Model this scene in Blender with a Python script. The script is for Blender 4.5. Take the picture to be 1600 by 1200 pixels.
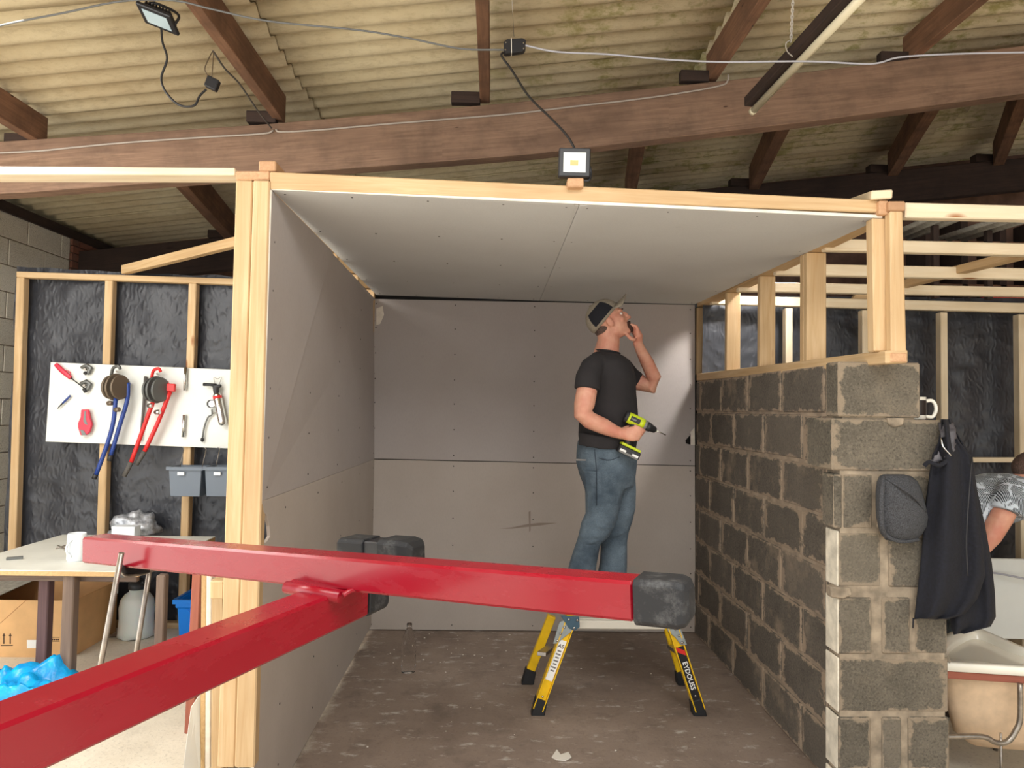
import bpy, bmesh, math, random
from mathutils import Vector as V, Matrix, noise
random.seed(7)
for o in list(bpy.data.objects): bpy.data.objects.remove(o)
C = bpy.context.scene.collection
PI = math.pi
# ------------------------------------------------------------------ camera, world, lights, exposure
FPX, YAW, PIT, ROL, EYE = 1075.0, .026, .0375, .017, 1.59
def cam_axes():
    f = V((math.sin(YAW), math.cos(YAW), 0)); r = V((math.cos(YAW), -math.sin(YAW), 0)); u = V((0, 0, 1))
    f2 = math.cos(PIT)*f + math.sin(PIT)*u; u2 = -math.sin(PIT)*f + math.cos(PIT)*u
    return math.cos(ROL)*r + math.sin(ROL)*u2, -math.sin(ROL)*r + math.cos(ROL)*u2, f2
CR, CU, CF = cam_axes(); CP = V((0, 0, EYE))
cd = bpy.data.cameras.new('camera'); cam = bpy.data.objects.new('camera', cd); C.objects.link(cam)
cd.sensor_width = 36; cd.lens = FPX/1600*36; cd.clip_start = .05
m = Matrix((CR, CU, -CF)).transposed().to_4x4(); m.translation = CP; cam.matrix_world = m
bpy.context.scene.camera = cam
def at(px, py, x=None, y=None, z=None):
    "a measured pixel of the 1600x1200 photograph at a known depth / height / side -> world point"
    d = CF + CR*((px-800)/FPX) + CU*((600-py)/FPX)
    if y is not None: t = y/d.y
    elif z is not None: t = (z-EYE)/d.z
    else: t = x/d.x
    return CP + d*t
vs = bpy.context.scene.view_settings
vs.view_transform = 'Standard'; vs.look = 'None'; vs.gamma = 1; vs.use_curve_mapping = False; vs.exposure = -0.12
w = bpy.data.worlds.new('world'); bpy.context.scene.world = w; w.use_nodes = True
bg = w.node_tree.nodes['Background']; bg.inputs[0].default_value = (.93, .97, 1, 1); bg.inputs[1].default_value = 1.2
def area(name, loc, target, sx, sy, power, col=(1, 1, 1), spread=PI):
    l = bpy.data.lights.new(name, 'AREA'); l.shape = 'RECTANGLE'; l.size = sx; l.size_y = sy; l.energy = power; l.color = col; l.spread = spread
    o = bpy.data.objects.new(name, l); C.objects.link(o); o.location = loc
    o.rotation_euler = (V(target)-V(loc)).to_track_quat('-Z', 'Y').to_euler(); return o
sl_ = bpy.data.lights.new('sun', 'SUN'); sl_.energy = 9.0; sl_.angle = .02; sl_.color = (1, .96, .88)
so = bpy.data.objects.new('sun', sl_); C.objects.link(so); so.rotation_euler = V((.25, .72, -.85)).to_track_quat('-Z', 'Y').to_euler()
area('daylight_open_front', (0.5, -3.2, 1.8), (0.5, 4, 1.3), 7.5, 2.8, 70, (1, .985, .96))
area('overhead_fill', (.6, .2, 3.25), (.6, .7, 0), 2.4, 1.2, 95, (1, .99, .97))  # added overhead fill to brighten top faces and floor; no roof light modelled
area('daylight_left_fill', (-4.0, 0.6, 1.6), (0, 2.4, 1.2), 4.4, 2.8, 115, (1, .985, .96))  # unseen fill lamp added for daylight from the left; no door here
area('left_bay_fill', (-2.8, 2.3, 3.1), (-2.9, 3.1, 0), 1.6, 1.4, 80, (1, .985, .95))  # added out-of-frame fill that brightens the table and floor of the left bay
area('work_lamp_right_bay', (1.95, 4.2, 2.8), (1.1, 4.98, 1.7), .24, .2, 15, (1, .97, .94), math.radians(125))

# ------------------------------------------------------------------ materials
def lin(c): return tuple(((v/255)/12.92 if v/255 <= .04045 else ((v/255+.055)/1.055)**2.4) for v in c)+(1,)
def nd(nt, typ, ins=None, **at_):
    n = nt.nodes.new(typ)
    for k, v in at_.items(): setattr(n, k, v)
    for k, v in (ins or {}).items():
        s = n.inputs[k]
        if isinstance(v, bpy.types.NodeSocket): nt.links.new(v, s)
        else: s.default_value = v
    return n
class Mat:
    def __init__(s, name, col=(200, 200, 200), rough=.6, metal=0, **kw):
        s.m = bpy.data.materials.new(name); s.m.use_nodes = True; s.nt = s.m.node_tree
        s.b = s.nt.nodes['Principled BSDF']; s.b.inputs['Base Color'].default_value = lin(col)
        s.b.inputs['Roughness'].default_value = rough; s.b.inputs['Metallic'].default_value = metal
        for k, v in kw.items(): s.b.inputs[k.replace('_', ' ')].default_value = v
    def uv(s, name='UVMap'): return nd(s.nt, 'ShaderNodeUVMap', uv_map=name).outputs[0]
    def obj(s): return nd(s.nt, 'ShaderNodeTexCoord').outputs['Object']
    def rnd(s): return nd(s.nt, 'ShaderNodeObjectInfo').outputs['Random']
    def map(s, vec, sc=(1, 1, 1), loc=(0, 0, 0)): return nd(s.nt, 'ShaderNodeMapping', {'Vector': vec, 'Scale': sc, 'Location': loc}).outputs[0]
    def noise(s, vec, scale=5, detail=4, rough=.55, dist=0): return nd(s.nt, 'ShaderNodeTexNoise', {'Vector': vec, 'Scale': scale, 'Detail': detail, 'Roughness': rough, 'Distortion': dist}).outputs[0]
    def math(s, op, a, b=0.0, clamp=False): return nd(s.nt, 'ShaderNodeMath', {0: a, 1: b}, operation=op, use_clamp=clamp).outputs[0]
    def ramp(s, f, a, b): return nd(s.nt, 'ShaderNodeMapRange', {'Value': f, 'From Min': a, 'From Max': b}).outputs[0]
    def mix(s, f, a, b, mode='MIX'):
        n = nd(s.nt, 'ShaderNodeMix', {0: f}, data_type='RGBA', blend_type=mode)
        for i, v in ((6, a), (7, b)):
            if isinstance(v, bpy.types.NodeSocket): s.nt.links.new(v, n.inputs[i])
            else: n.inputs[i].default_value = lin(v)
        return n.outputs[2]
    def vadd(s, a, b): return nd(s.nt, 'ShaderNodeVectorMath', {0: a, 1: b}, operation='ADD').outputs[0]
    def sep(s, v): return nd(s.nt, 'ShaderNodeSeparateXYZ', {0: v}).outputs
    def comb(s, x, y, z): return nd(s.nt, 'ShaderNodeCombineXYZ', {0: x, 1: y, 2: z}).outputs[0]
    def col(s, c): s.nt.links.new(c, s.b.inputs['Base Color']); return s
    def rg(s, c): s.nt.links.new(c, s.b.inputs['Roughness']); return s
    def bump(s, h, st=.3, d=.01):
        s.nt.links.new(nd(s.nt, 'ShaderNodeBump', {'Height': h, 'Strength': st, 'Distance': d}).outputs[0], s.b.inputs['Normal']); return s
M = {}
def plain(name, col, rough=.6, metal=0, var=.0, sc=20, bump=0, **kw):
    t = Mat(name, col, rough, metal, **kw)
    if var or bump:
        n = t.noise(t.obj(), sc, 5)
        if var:
            lo = tuple(v*(1-var) for v in col); hi = tuple(min(255, v*(1+var)) for v in col)
            t.col(t.mix(t.ramp(n, .3, .7), lo, hi))
        if bump: t.bump(n, bump, .01)
    M[name] = t.m; return t
def wood(name, c1, c2, knot=(150, 95, 50), rough=.65, sv=26, su=1.3, dirt=0, kn=.08):
    t = Mat(name, c1, rough)
    uv = t.vadd(t.uv(), t.comb(t.math('MULTIPLY', t.rnd(), 37.0), t.math('MULTIPLY', t.rnd(), 11.0), 0.0))
    g = t.noise(t.map(uv, (su, sv, 1)), 1.6, 6, .6, 1.2)
    c = t.mix(t.ramp(g, .32, .68), c1, c2)
    c = t.mix(t.ramp(t.noise(t.map(uv, (1.2, 4, 1)), 1.3, 2), .45, .8), c, tuple(v*.9 for v in c2))
    vo = nd(t.nt, 'ShaderNodeTexVoronoi', {'Vector': t.map(uv, (2.4, 7, 1)), 'Scale': 1.0}).outputs[0]
    c = t.mix(t.ramp(vo, kn*1.6, kn*.7), c, knot)
    if dirt: c = t.mix(t.math('MULTIPLY', t.ramp(t.noise(t.obj(), 3.5, 6, .7), .45, .75), dirt), c, tuple(v*.45 for v in c1))
    t.col(c).bump(g, .12, .004); M[name] = t.m
wood('pine', (212, 184, 143), (194, 159, 113))
wood('pine_white', (232, 218, 192), (222, 202, 168))
wood('pine_end', (204, 164, 126), (186, 142, 104), sv=40, su=40)
wood('rafter_wood', (156, 126, 104), (126, 98, 80), (74, 52, 40), .85, dirt=.5, kn=.03)
wood('purlin_wood', (146, 108, 82), (114, 82, 62), (50, 32, 24), .8, dirt=.7, kn=.03)
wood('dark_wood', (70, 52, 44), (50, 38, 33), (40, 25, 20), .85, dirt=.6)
wood('leg_wood', (128, 108, 92), (104, 86, 76), (80, 60, 50), .75)
wood('purple_wood', (112, 84, 82), (90, 66, 66), (60, 45, 45), .75)
wood('red_wood', (168, 98, 76), (148, 82, 64), (100, 60, 45), .7)
wood('chipboard', (206, 172, 122), (186, 150, 100), sv=60, su=40)
def plaster(name, c, stain):
    t = Mat(name, c, .92); o = t.obj()
    n = t.noise(o, 1.1, 5, .6); f = t.noise(t.map(o, (1, 1, .25)), 160, 2)
    k = t.mix(t.ramp(n, .3, .75), c, stain)
    k = t.mix(t.math('MULTIPLY', t.ramp(f, .45, .7), .18), k, tuple(v*.86 for v in c))
    k = t.mix(t.math('MULTIPLY', t.ramp(t.noise(o, 9, 6, .7), .66, .8), .35), k, tuple(v*.8 for v in stain))
    t.col(k).bump(f, .04, .002); M[name] = t.m
plaster('board_wall', (178, 170, 165), (168, 158, 151))
plaster('board_low', (186, 176, 166), (172, 160, 148))
plaster('board_ceiling', (208, 209, 208), (198, 198, 196))
plain('board_edge', (226, 218, 204), .9, var=.06)
plain('screw', (46, 40, 38), .5, .3)
def block(name, c1, c2, mort, edge=.86, amt=.32, smear=.7):
    t = Mat(name, c1, .95); o = t.vadd(t.obj(), t.comb(t.math('MULTIPLY', t.rnd(), 50.0), 0.0, 0.0))
    big = t.noise(o, 6, 5, .65); fine = t.noise(o, 110, 3, .7); streak = t.noise(o, 40, 5, .75, .8)
    c = t.mix(t.ramp(big, .3, .72), c1, c2)
    c = t.mix(t.math('MULTIPLY', t.ramp(fine, .52, .75), .5), c, tuple(min(255, v*1.25) for v in c2))
    c = t.mix(t.math('MULTIPLY', t.ramp(fine, .46, .3), .7), c, tuple(v*.6 for v in c1))
    c = t.mix(t.math('MULTIPLY', t.ramp(streak, .60, .8), .4), c, tuple(min(255, v*1.3) for v in c2))
    u, v, _ = t.sep(t.uv('Unit'))
    e = t.math('MULTIPLY', t.math('MAXIMUM', t.math('ABSOLUTE', t.math('SUBTRACT', u, .5)), t.math('ABSOLUTE', t.math('SUBTRACT', v, .5))), 2.0)
    e = t.math('ADD', e, t.math('MULTIPLY', t.math('SUBTRACT', t.noise(o, 11, 6, .7), .5), amt*2))
    c = t.mix(t.math('MULTIPLY', t.ramp(t.noise(o, 3.2, 6, .7), .56, .72), smear), c, mort)
    c = t.mix(t.ramp(e, edge, edge+.07), c, mort)
    c = t.mix(t.math('MULTIPLY', t.math('SUBTRACT', t.rnd(), .5), .5, True), c, tuple(v*1.2 for v in c2))
    t.col(c).bump(t.math('ADD', fine, big), .5, .012); M[name] = t.m
block('block_dark', (84, 78, 70), (106, 98, 88), (158, 140, 120), .86, .5)
block('block_pier', (80, 75, 65), (112, 104, 91), (140, 126, 107), .87, .5, .35)
block('block_pale', (222, 215, 198), (230, 224, 208), (180, 168, 148), 1.05, .1, .2)
block('brick', (120, 78, 62), (140, 92, 74), (120, 105, 92), 1.1, .05)
plain('mortar', (150, 134, 116), .95, var=.14, sc=14, bump=.5)
plain('mortar_pale', (140, 127, 109), .95, var=.2, sc=16, bump=.6)
def floor_mat():
    t = Mat('floor_concrete', (200, 190, 175), .85); o = t.obj(); x, y, z = t.sep(o)
    n = t.noise(o, 1.6, 7, .65); n2 = t.noise(o, 5, 7, .7); f = t.noise(o, 60, 3, .7)
    pale = t.mix(t.ramp(n, .3, .7), (232, 224, 206), (204, 194, 176))
    pale = t.mix(t.math('MULTIPLY', t.ramp(n2, .55, .75), .35), pale, (168, 156, 140))
    br = t.mix(t.ramp(n, .32, .68), (126, 110, 98), (156, 139, 125))
    br = t.mix(t.math('MULTIPLY', t.ramp(n2, .52, .72), .6), br, (96, 84, 76))
    sp = t.noise(t.map(o, (1, 2.0, 1)), 7, 6, .72)
    br = t.mix(t.math('MULTIPLY', t.ramp(sp, .57, .68), .75), br, (205, 198, 188))
    wob = t.math('MULTIPLY', t.math('SUBTRACT', n2, .5), .3)
    inside = t.math('MULTIPLY', t.ramp(t.math('ADD', x, wob), -.95, -.82), t.ramp(t.math('ADD', x, wob), 1.75, 1.6))
    c = t.mix(inside, pale, br)
    c = t.mix(t.math('MULTIPLY', t.ramp(f, .55, .7), .3), c, (90, 80, 72))
    t.col(c).bump(t.math('ADD', f, n2), .25, .006); M['floor'] = t.m
floor_mat()
def roof_mat():
    t = Mat('asbestos_cement', (190, 172, 132), .95); o = t.obj(); x, y, z = t.sep(o)
    n = t.noise(o, 1.2, 6, .65); f = t.noise(t.map(o, (.35, 1, 1)), 34, 5, .75)
    c = t.mix(t.ramp(n, .3, .7), (214, 202, 170), (188, 170, 136))
    c = t.mix(t.math('MULTIPLY', t.ramp(f, .48, .7), .45), c, (150, 132, 104))
    g = t.math('MULTIPLY', t.ramp(t.math('ADD', t.noise(o, 3, 6, .7), t.math('MULTIPLY', f, .4)), .72, .86), t.ramp(x, -.6, .6))
    c = t.mix(t.math('MULTIPLY', g, .7), c, (132, 128, 58))
    t.col(c).bump(f, .3, .01); M['roof'] = t.m
roof_mat()
def plastic_mat():
    t = Mat('black_polythene', (50, 52, 58), .42); o = t.obj()
    n = nd(t.nt, 'ShaderNodeTexNoise', {'Vector': t.map(o, (1, 1, 1.3)), 'Scale': 6.0, 'Detail': 8.0, 'Roughness': .72, 'Distortion': .25}, noise_type='RIDGED_MULTIFRACTAL', normalize=True).outputs[0]
    n2 = nd(t.nt, 'ShaderNodeTexNoise', {'Vector': t.map(o, (1.4, 1, .8)), 'Scale': 21.0, 'Detail': 6.0, 'Roughness': .7, 'Distortion': .3}, noise_type='RIDGED_MULTIFRACTAL', normalize=True).outputs[0]
    t.col(t.mix(t.ramp(t.noise(o, 2, 4), .35, .7), (40, 42, 48), (62, 64, 70)))
    t.bump(t.math('ADD', n, t.math('MULTIPLY', n2, .5)), .55, .03); M['polythene'] = t.m
plastic_mat()
def red_mat():
    t = Mat('red_gloss_paint', (138, 8, 30), .3, Coat_Weight=.15, Coat_Roughness=.1, Specular_IOR_Level=.35); o = t.obj()
    n = t.noise(o, 14, 6, .7); d = t.ramp(t.noise(t.map(o, (1, 1, 3)), 6, 5, .7), .5, .72)
    t.col(t.mix(t.math('MULTIPLY', d, .10), (138, 7, 29), (176, 74, 78))); t.rg(t.math('ADD', t.math('MULTIPLY', d, .2), .24)); M['red_paint'] = t.m
red_mat()
def rubber_mat():
    t = Mat('dusty_rubber', (30, 31, 33), .7); n = t.noise(t.obj(), 26, 6, .75)
    t.col(t.mix(t.math('MULTIPLY', t.ramp(n, .52, .8), .3), (24, 25, 28), (150, 150, 148))); M['rubber_dusty'] = t.m
rubber_mat()
plain('rubber', (24, 24, 26), .6)
plain('white_board', (226, 228, 222), .5, var=.02, sc=4)
plain('laminate', (226, 226, 216), .45, var=.03, sc=6)
plain('white_plastic', (226, 232, 236), .4)
plain('grey_plastic', (104, 114, 126), .5)
plain('white_label', (236, 236, 232), .6)
plain('steel', (150, 142, 132), .35, .8, var=.1, sc=40)
plain('chrome', (205, 205, 202), .18, 1)
plain('galv', (160, 168, 168), .45, .6, var=.05)
plain('blue_steel', (66, 92, 108), .45, .3)
plain('tool_grey', (112, 114, 112), .4, .6)
plain('tool_dark', (44, 44, 46), .5)
plain('bronze', (128, 114, 98), .4, .6)
plain('blue_paint', (38, 66, 140), .35)
plain('red_tool', (222, 44, 44), .35)
plain('pink_red', (206, 48, 72), .4)
plain('grip_grey', (88, 84, 80), .7)
plain('blue_plastic', (10, 132, 238), .4)
plain('blue_film', (14, 158, 246), .25, var=.2, sc=14, bump=.8)
plain('hdpe', (222, 228, 222), .4, Subsurface_Weight=.2)
plain('cardboard', (214, 170, 118), .85, var=.04, sc=8)
plain('cardboard_in', (190, 146, 98), .85, var=.05, sc=8)
plain('ink', (70, 48, 34), .8)
plain('ink_grey', (120, 116, 112), .8)
plain('grey_cable', (100, 102, 102), .5)
plain('white_cable', (168, 168, 176), .45)
plain('clip_cable', (170, 160, 150), .6)
plain('black_cable', (34, 33, 34), .5)
plain('black_case', (28, 28, 32), .45)
plain('lamp_glass', (176, 180, 172), .12, Coat_Weight=.6)
plain('lamp_glass_blue', (178, 198, 208), .12, Coat_Weight=.6)
plain('led', (222, 178, 110), .4)
plain('tube_white', (226, 216, 186), .35)
plain('chain', (214, 208, 198), .4, .3)
plain('yellow', (236, 190, 22), .4, var=.04)
plain('decal_red', (206, 40, 36), .5)
plain('deck', (206, 200, 186), .5, .2)
plain('lime', (196, 212, 34), .4)
plain('drill_black', (36, 36, 38), .55)
plain('drill_grey', (120, 120, 116), .5)
plain('cap_beige', (142, 132, 116), .9, var=.08, sc=120, bump=.2)
plain('cap_black', (22, 22, 30), .9)
plain('tee', (40, 37, 38), .95, var=.12, sc=7)
plain('beard', (58, 36, 28), .95, var=.3, sc=200)
plain('hair', (84, 66, 58), .9, var=.3, sc=150)
plain('eye_white', (210, 204, 196), .3)
plain('iris', (50, 44, 42), .3)
plain('boot', (62, 48, 38), .8)
plain('fleece_grey', (62, 63, 66), .98, var=.35, sc=230, bump=.5)
plain('navy', (20, 21, 29), .95, var=.25, sc=90, bump=.15)
plain('lining', (76, 74, 78), .5, var=.15, sc=20)
plain('acrylic', (240, 236, 222), .15, Coat_Weight=.4)
plain('tub_shell', (214, 186, 154), .7, var=.05)
plain('mug_dark', (40, 36, 34), .35)
plain('paper', (226, 220, 208), .8)
plain('silver_film', (168, 172, 178), .35, .5, var=.3, sc=30, bump=.4)
plain('wall_brown', (120, 92, 78), .9, var=.2, sc=5)
plain('grey_sheet', (150, 146, 136), .8, var=.12, sc=30)
plain('plaster_smear', (146, 132, 120), .95)
plain('void', (14, 12, 11), .95)
t = Mat('clear_plastic', (250, 250, 250), .12, Transmission_Weight=1.0, IOR=1.12); M['clear'] = t.m
def skin_mat():
    t = Mat('skin', (212, 154, 128), .55, Subsurface_Weight=.1); t.b.inputs['Subsurface Radius'].default_value = (.02, .008, .004)
    n = t.noise(t.obj(), 14, 4); t.col(t.mix(t.ramp(n, .35, .7), (216, 162, 136), (200, 130, 108))); M['skin'] = t.m
skin_mat()
def denim_mat():
    t = Mat('denim', (70, 92, 112), .9); o = t.obj(); n = t.noise(o, 4, 5, .6); f = t.noise(o, 260, 2)
    c = t.mix(t.ramp(n, .35, .68), (58, 72, 84), (116, 132, 144)); c = t.mix(t.math('MULTIPLY', t.ramp(f, .4, .65), .4), c, (46, 56, 66))
    t.col(c).bump(t.noise(t.map(o, (1, 1, 2.2)), 16, 4, .6), .5, .02); M['denim'] = t.m
denim_mat()
plain('denim_dark', (44, 54, 66), .9)
plain('block_end_pale', (206, 198, 180), .95, var=.12, sc=16, bump=.4)
def palm_mat():
    t = Mat('palm_print_shirt', (200, 210, 220), .85); o = t.obj()
    wv = nd(t.nt, 'ShaderNodeTexWave', {'Vector': o, 'Scale': 46.0, 'Distortion': 7.0, 'Detail': 2.0, 'Detail Scale': .35}).outputs[1]
    n = t.noise(o, 19, 3, .5, .9)
    k = t.math('MULTIPLY', t.ramp(n, .40, .45), t.ramp(wv, .22, .34))
    t.col(t.mix(k, (206, 216, 226), (50, 58, 66))); M['palm_shirt'] = t.m
palm_mat()

# ------------------------------------------------------------------ mesh builder
WL = {}
class MB:
    def __init__(s): s.v, s.f, s.sm = [], [], []; s.uv, s.un = [], []
    def add(s, pts): i = len(s.v); s.v += [V(p) for p in pts]; return i
    def face(s, ix, uv=None, un=None, sm=False):
        s.f.append(tuple(ix)); s.sm.append(sm); k = len(ix)
        if uv is None:
            p = [s.v[i] for i in ix]; e = p[1]-p[0]; L = e.length or 1e-6; e = e/L; nrm = e.cross(p[-1]-p[0]); g = nrm.cross(e); g = g.normalized() if g.length > 1e-9 else V((0, 0, 1))
            uv = [((q-p[0]).dot(e), (q-p[0]).dot(g)) for q in p]
        s.uv.append(uv); s.un.append(un or [(.5, .5)]*k)
    def quad(s, i, sm=False):
        p = [s.v[k] for k in i]; a = ((p[1]-p[0]).length+(p[2]-p[3]).length)/2; b = ((p[3]-p[0]).length+(p[2]-p[1]).length)/2
        sq = [(0, 0), (1, 0), (1, 1), (0, 1)]
        uv = [(u*a, v*b) for u, v in sq] if a >= b else [(v*b, u*a) for u, v in sq]
        s.face(i, uv, sq, sm)
    def hexa(s, c):
        i = s.add(c)
        for q in ((3, 2, 1, 0), (4, 5, 6, 7), (0, 1, 5, 4), (1, 2, 6, 5), (2, 3, 7, 6), (3, 0, 4, 7)): s.quad([i+k for k in q])
        return s
    def box(s, lo, hi):
        (a, b, c), (d, e, f) = lo, hi
        return s.hexa([(a, b, c), (d, b, c), (d, e, c), (a, e, c), (a, b, f), (d, b, f), (d, e, f), (a, e, f)])
    def obox(s, c, ax, ay, az):
        c, ax, ay, az = V(c), V(ax), V(ay), V(az)
        return s.hexa([c+ax*i+ay*j+az*k for k in (-1, 1) for i, j in ((-1, -1), (1, -1), (1, 1), (-1, 1))])
    def slab(s, a, b, c, d, n):
        n = V(n); P = [V(p) for p in (a, b, c, d)]; return s.hexa(P+[p+n for p in P])
    def bar(s, p0, p1, w, h, up=(0, 0, 1), w1=None, h1=None):
        p0, p1 = V(p0), V(p1); d = (p1-p0).normalized(); sd = d.cross(V(up)).normalized(); u = sd.cross(d)
        w1 = w1 or w; h1 = h1 or h; c = []
        for p, ww, hh in ((p0, w, h), (p1, w1, h1)): c += [p-sd*ww/2-u*hh/2, p+sd*ww/2-u*hh/2, p+sd*ww/2+u*hh/2, p-sd*ww/2+u*hh/2]
        return s.hexa(c)
    def prism(s, pts, n):
        n = V(n); P = [V(p) for p in pts]; k = len(P); i = s.add(P+[p+n for p in P])
        s.face([i+j for j in range(k-1, -1, -1)]); s.face([i+k+j for j in range(k)])
        for j in range(k): s.quad([i+j, i+(j+1) % k, i+k+(j+1) % k, i+k+j])
        return s
    def loft(s, rings, sm=True, cap=True, closed=True):
        k = len(rings[0]); i = s.add([p for r in rings for p in r])
        acc = 0
        for a in range(len(rings)-1):
            for j in range(k if closed else k-1):
                j2 = (j+1) % k; s.quad([i+a*k+j, i+a*k+j2, i+(a+1)*k+j2, i+(a+1)*k+j], sm)
        if cap:
            s.face([i+j for j in range(k-1, -1, -1)], sm=False); e = i+(len(rings)-1)*k; s.face([e+j for j in range(k)], sm=False)
        return s
    def tube(s, pts, r, seg=8, cap=True):
        pts = [V(p) for p in pts]; n = len(pts); rr = r if isinstance(r, (list, tuple)) else [r]*n; rings = []; ref = None
        for i, p in enumerate(pts):
            d = (pts[min(i+1, n-1)]-pts[max(i-1, 0)]).normalized()
            if ref is None: ref = V((0, 0, 1)) if abs(d.z) < .9 else V((1, 0, 0))
            a = (ref-d*ref.dot(d)).normalized(); b = d.cross(a); ref = a
            rings.append([p+(a*math.cos(t)+b*math.sin(t))*rr[i] for t in [2*PI*k/seg for k in range(seg)]])
        return s.loft(rings, True, cap)
    def limb(s, st, B=(0, 1, 0), seg=16, dome=True):
        "st: (point, half width in the picture plane, half depth along B); domed ends"
        B = V(B); pts = [V(a[0]) for a in st]; n = len(pts); rings = []
        def ring(p, d, a, b):
            A = B.cross(d).normalized(); Bb = d.cross(A)
            return [p+A*math.cos(t)*a+Bb*math.sin(t)*b for t in [2*PI*k/seg for k in range(seg)]]
        ds = [(pts[min(i+1, n-1)]-pts[max(i-1, 0)]).normalized() for i in range(n)]
        if dome:
            for q in (.98, .8, .45): rings.append(ring(pts[0]-ds[0]*min(st[0][1:])*q*.8, ds[0], st[0][1]*math.sqrt(1-q*q), st[0][2]*math.sqrt(1-q*q)))
        for i in range(n): rings.append(ring(pts[i], ds[i], st[i][1], st[i][2]))
        if dome:
            for q in (.45, .8, .98): rings.append(ring(pts[-1]+ds[-1]*min(st[-1][1:])*q*.8, ds[-1], st[-1][1]*math.sqrt(1-q*q), st[-1][2]*math.sqrt(1-q*q)))
        return s.loft(rings)
    def lathe(s, prof, o, ax=(0, 0, 1), seg=20, cap=True):
        o, ax = V(o), V(ax).normalized(); a = ax.orthogonal().normalized(); b = ax.cross(a)
        return s.loft([[o+ax*t+(a*math.cos(q)+b*math.sin(q))*max(r, 1e-4) for q in [2*PI*k/seg for k in range(seg)]] for r, t in prof], True, cap)
    def ell(s, c, ax, ay, az, seg=18, rn=10):
        c, ax, ay, az = V(c), V(ax), V(ay), V(az)
        return s.loft([[c+az*math.cos(PI*i/rn)+(ax*math.cos(q)+ay*math.sin(q))*max(math.sin(PI*i/rn), .01) for q in [2*PI*k/seg for k in range(seg)]] for i in range(rn, -1, -1)])
    def grid(s, fn, nu, nv, sm=True):
        i = s.add([fn(a/nu, b/nv) for b in range(nv+1) for a in range(nu+1)]); k = nu+1
        for b in range(nv):
            for a in range(nu): s.quad([i+b*k+a, i+b*k+a+1, i+(b+1)*k+a+1, i+(b+1)*k+a], sm)
        return s
    def mesh(s, name, off=V((0, 0, 0)), bevel=0):
        me = bpy.data.meshes.new(name); me.from_pydata([p-off for p in s.v], [], s.f)
        a = me.uv_layers.new(name='UVMap'); b = me.uv_layers.new(name='Unit')
        a.data.foreach_set('uv', [c for f in s.uv for p in f for c in p]); b.data.foreach_set('uv', [c for f in s.un for p in f for c in p])
        me.polygons.foreach_set('use_smooth', s.sm); 
        bm = bmesh.new(); bm.from_mesh(me); bmesh.ops.recalc_face_normals(bm, faces=bm.faces)
        if bevel: bmesh.ops.bevel(bm, geom=[e for e in bm.edges if len(e.link_faces) == 2 and e.calc_face_angle(0) > .6], offset=bevel, segments=1, affect='EDGES', profile=.5)
        bm.to_mesh(me); bm.free(); me.update(); return me
    def build(s, name, mat, parent=None, bevel=0, loc=None):
        if parent is not None: off = WL[parent]
        elif loc is not None: off = V(loc)
        else:
            xs = [p.x for p in s.v]; ys = [p.y for p in s.v]; zs = [p.z for p in s.v]
            off = V(((min(xs)+max(xs))/2, (min(ys)+max(ys))/2, min(zs)))
        me = s.mesh(name, off, bevel); return link(name, me, mat, parent, off)
    def build_remesh(s, name, mat, parent, voxel, sm=4, fac=.5):
        off = WL[parent]; tmp = bpy.data.objects.new('tmp', s.mesh('tmp', off)); C.objects.link(tmp)
        r = tmp.modifiers.new('r', 'REMESH'); r.mode = 'VOXEL'; r.voxel_size = voxel
        k = tmp.modifiers.new('s', 'SMOOTH'); k.iterations = sm; k.factor = fac
        dg = bpy.context.evaluated_depsgraph_get(); me = bpy.data.meshes.new_from_object(tmp.evaluated_get(dg)); bpy.data.objects.remove(tmp)
        me.name = name; me.polygons.foreach_set('use_smooth', [True]*len(me.polygons)); return link(name, me, mat, parent, off)
def link(name, me, mat, parent, off):
    o = bpy.data.objects.new(name, me); C.objects.link(o); me.materials.append(M[mat])
    if parent is not None: o.parent = parent
    else: o.location = off
    WL[o] = off; return o
def tag(o, label=None, cat=None, group=None, kind=None):
    for k, v in (('label', label), ('category', cat), ('group', group), ('kind', kind)):
        if v: o[k] = v
    return o
def thing(name, loc, label, cat, group=None, kind=None):
    o = bpy.data.objects.new(name, None); C.objects.link(o); o.location = V(loc); o.empty_display_size = .1; WL[o] = V(loc); return tag(o, label, cat, group, kind)
def struct(name, loc=(0, 0, 0)):
    o = bpy.data.objects.new(name, None); C.objects.link(o); o.location = V(loc); WL[o] = V(loc); o['kind'] = 'structure'; return o
def bend(pts, n=6):
    "Catmull-Rom through the points"
    P = [V(p) for p in pts]; P = [P[0]*2-P[1]]+P+[P[-1]*2-P[-2]]; out = []
    for i in range(1, len(P)-2):
        a, b, c, d = P[i-1:i+3]
        for k in range(n):
            t = k/n; out.append(.5*((2*b)+(c-a)*t+(2*a-5*b+4*c-d)*t*t+(3*b-a-3*c+d)*t**3))
    out.append(P[-2]); return out
def text(body, size, parent, mat, origin, ex, ey, name='lettering'):
    "flat lettering: origin at the text centre, ex along the line, ey up"
    cu = bpy.data.curves.new('t', 'FONT'); cu.body = body; cu.size = size; cu.align_x = 'CENTER'; cu.align_y = 'CENTER'; cu.resolution_u = 2; cu.offset = size*.02
    tmp = bpy.data.objects.new('t', cu); C.objects.link(tmp); me = bpy.data.meshes.new_from_object(tmp.evaluated_get(bpy.context.evaluated_depsgraph_get())); bpy.data.objects.remove(tmp)
    off = WL[parent]; ex, ey = V(ex).normalized(), V(ey).normalized()
    for q in me.vertices: q.co = V(origin)+ex*q.co.x+ey*q.co.y-off
    me.name = name; return link(name, me, mat, parent, off)
def nz(p, s=1.0): return noise.noise(V(p)*s)
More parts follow.
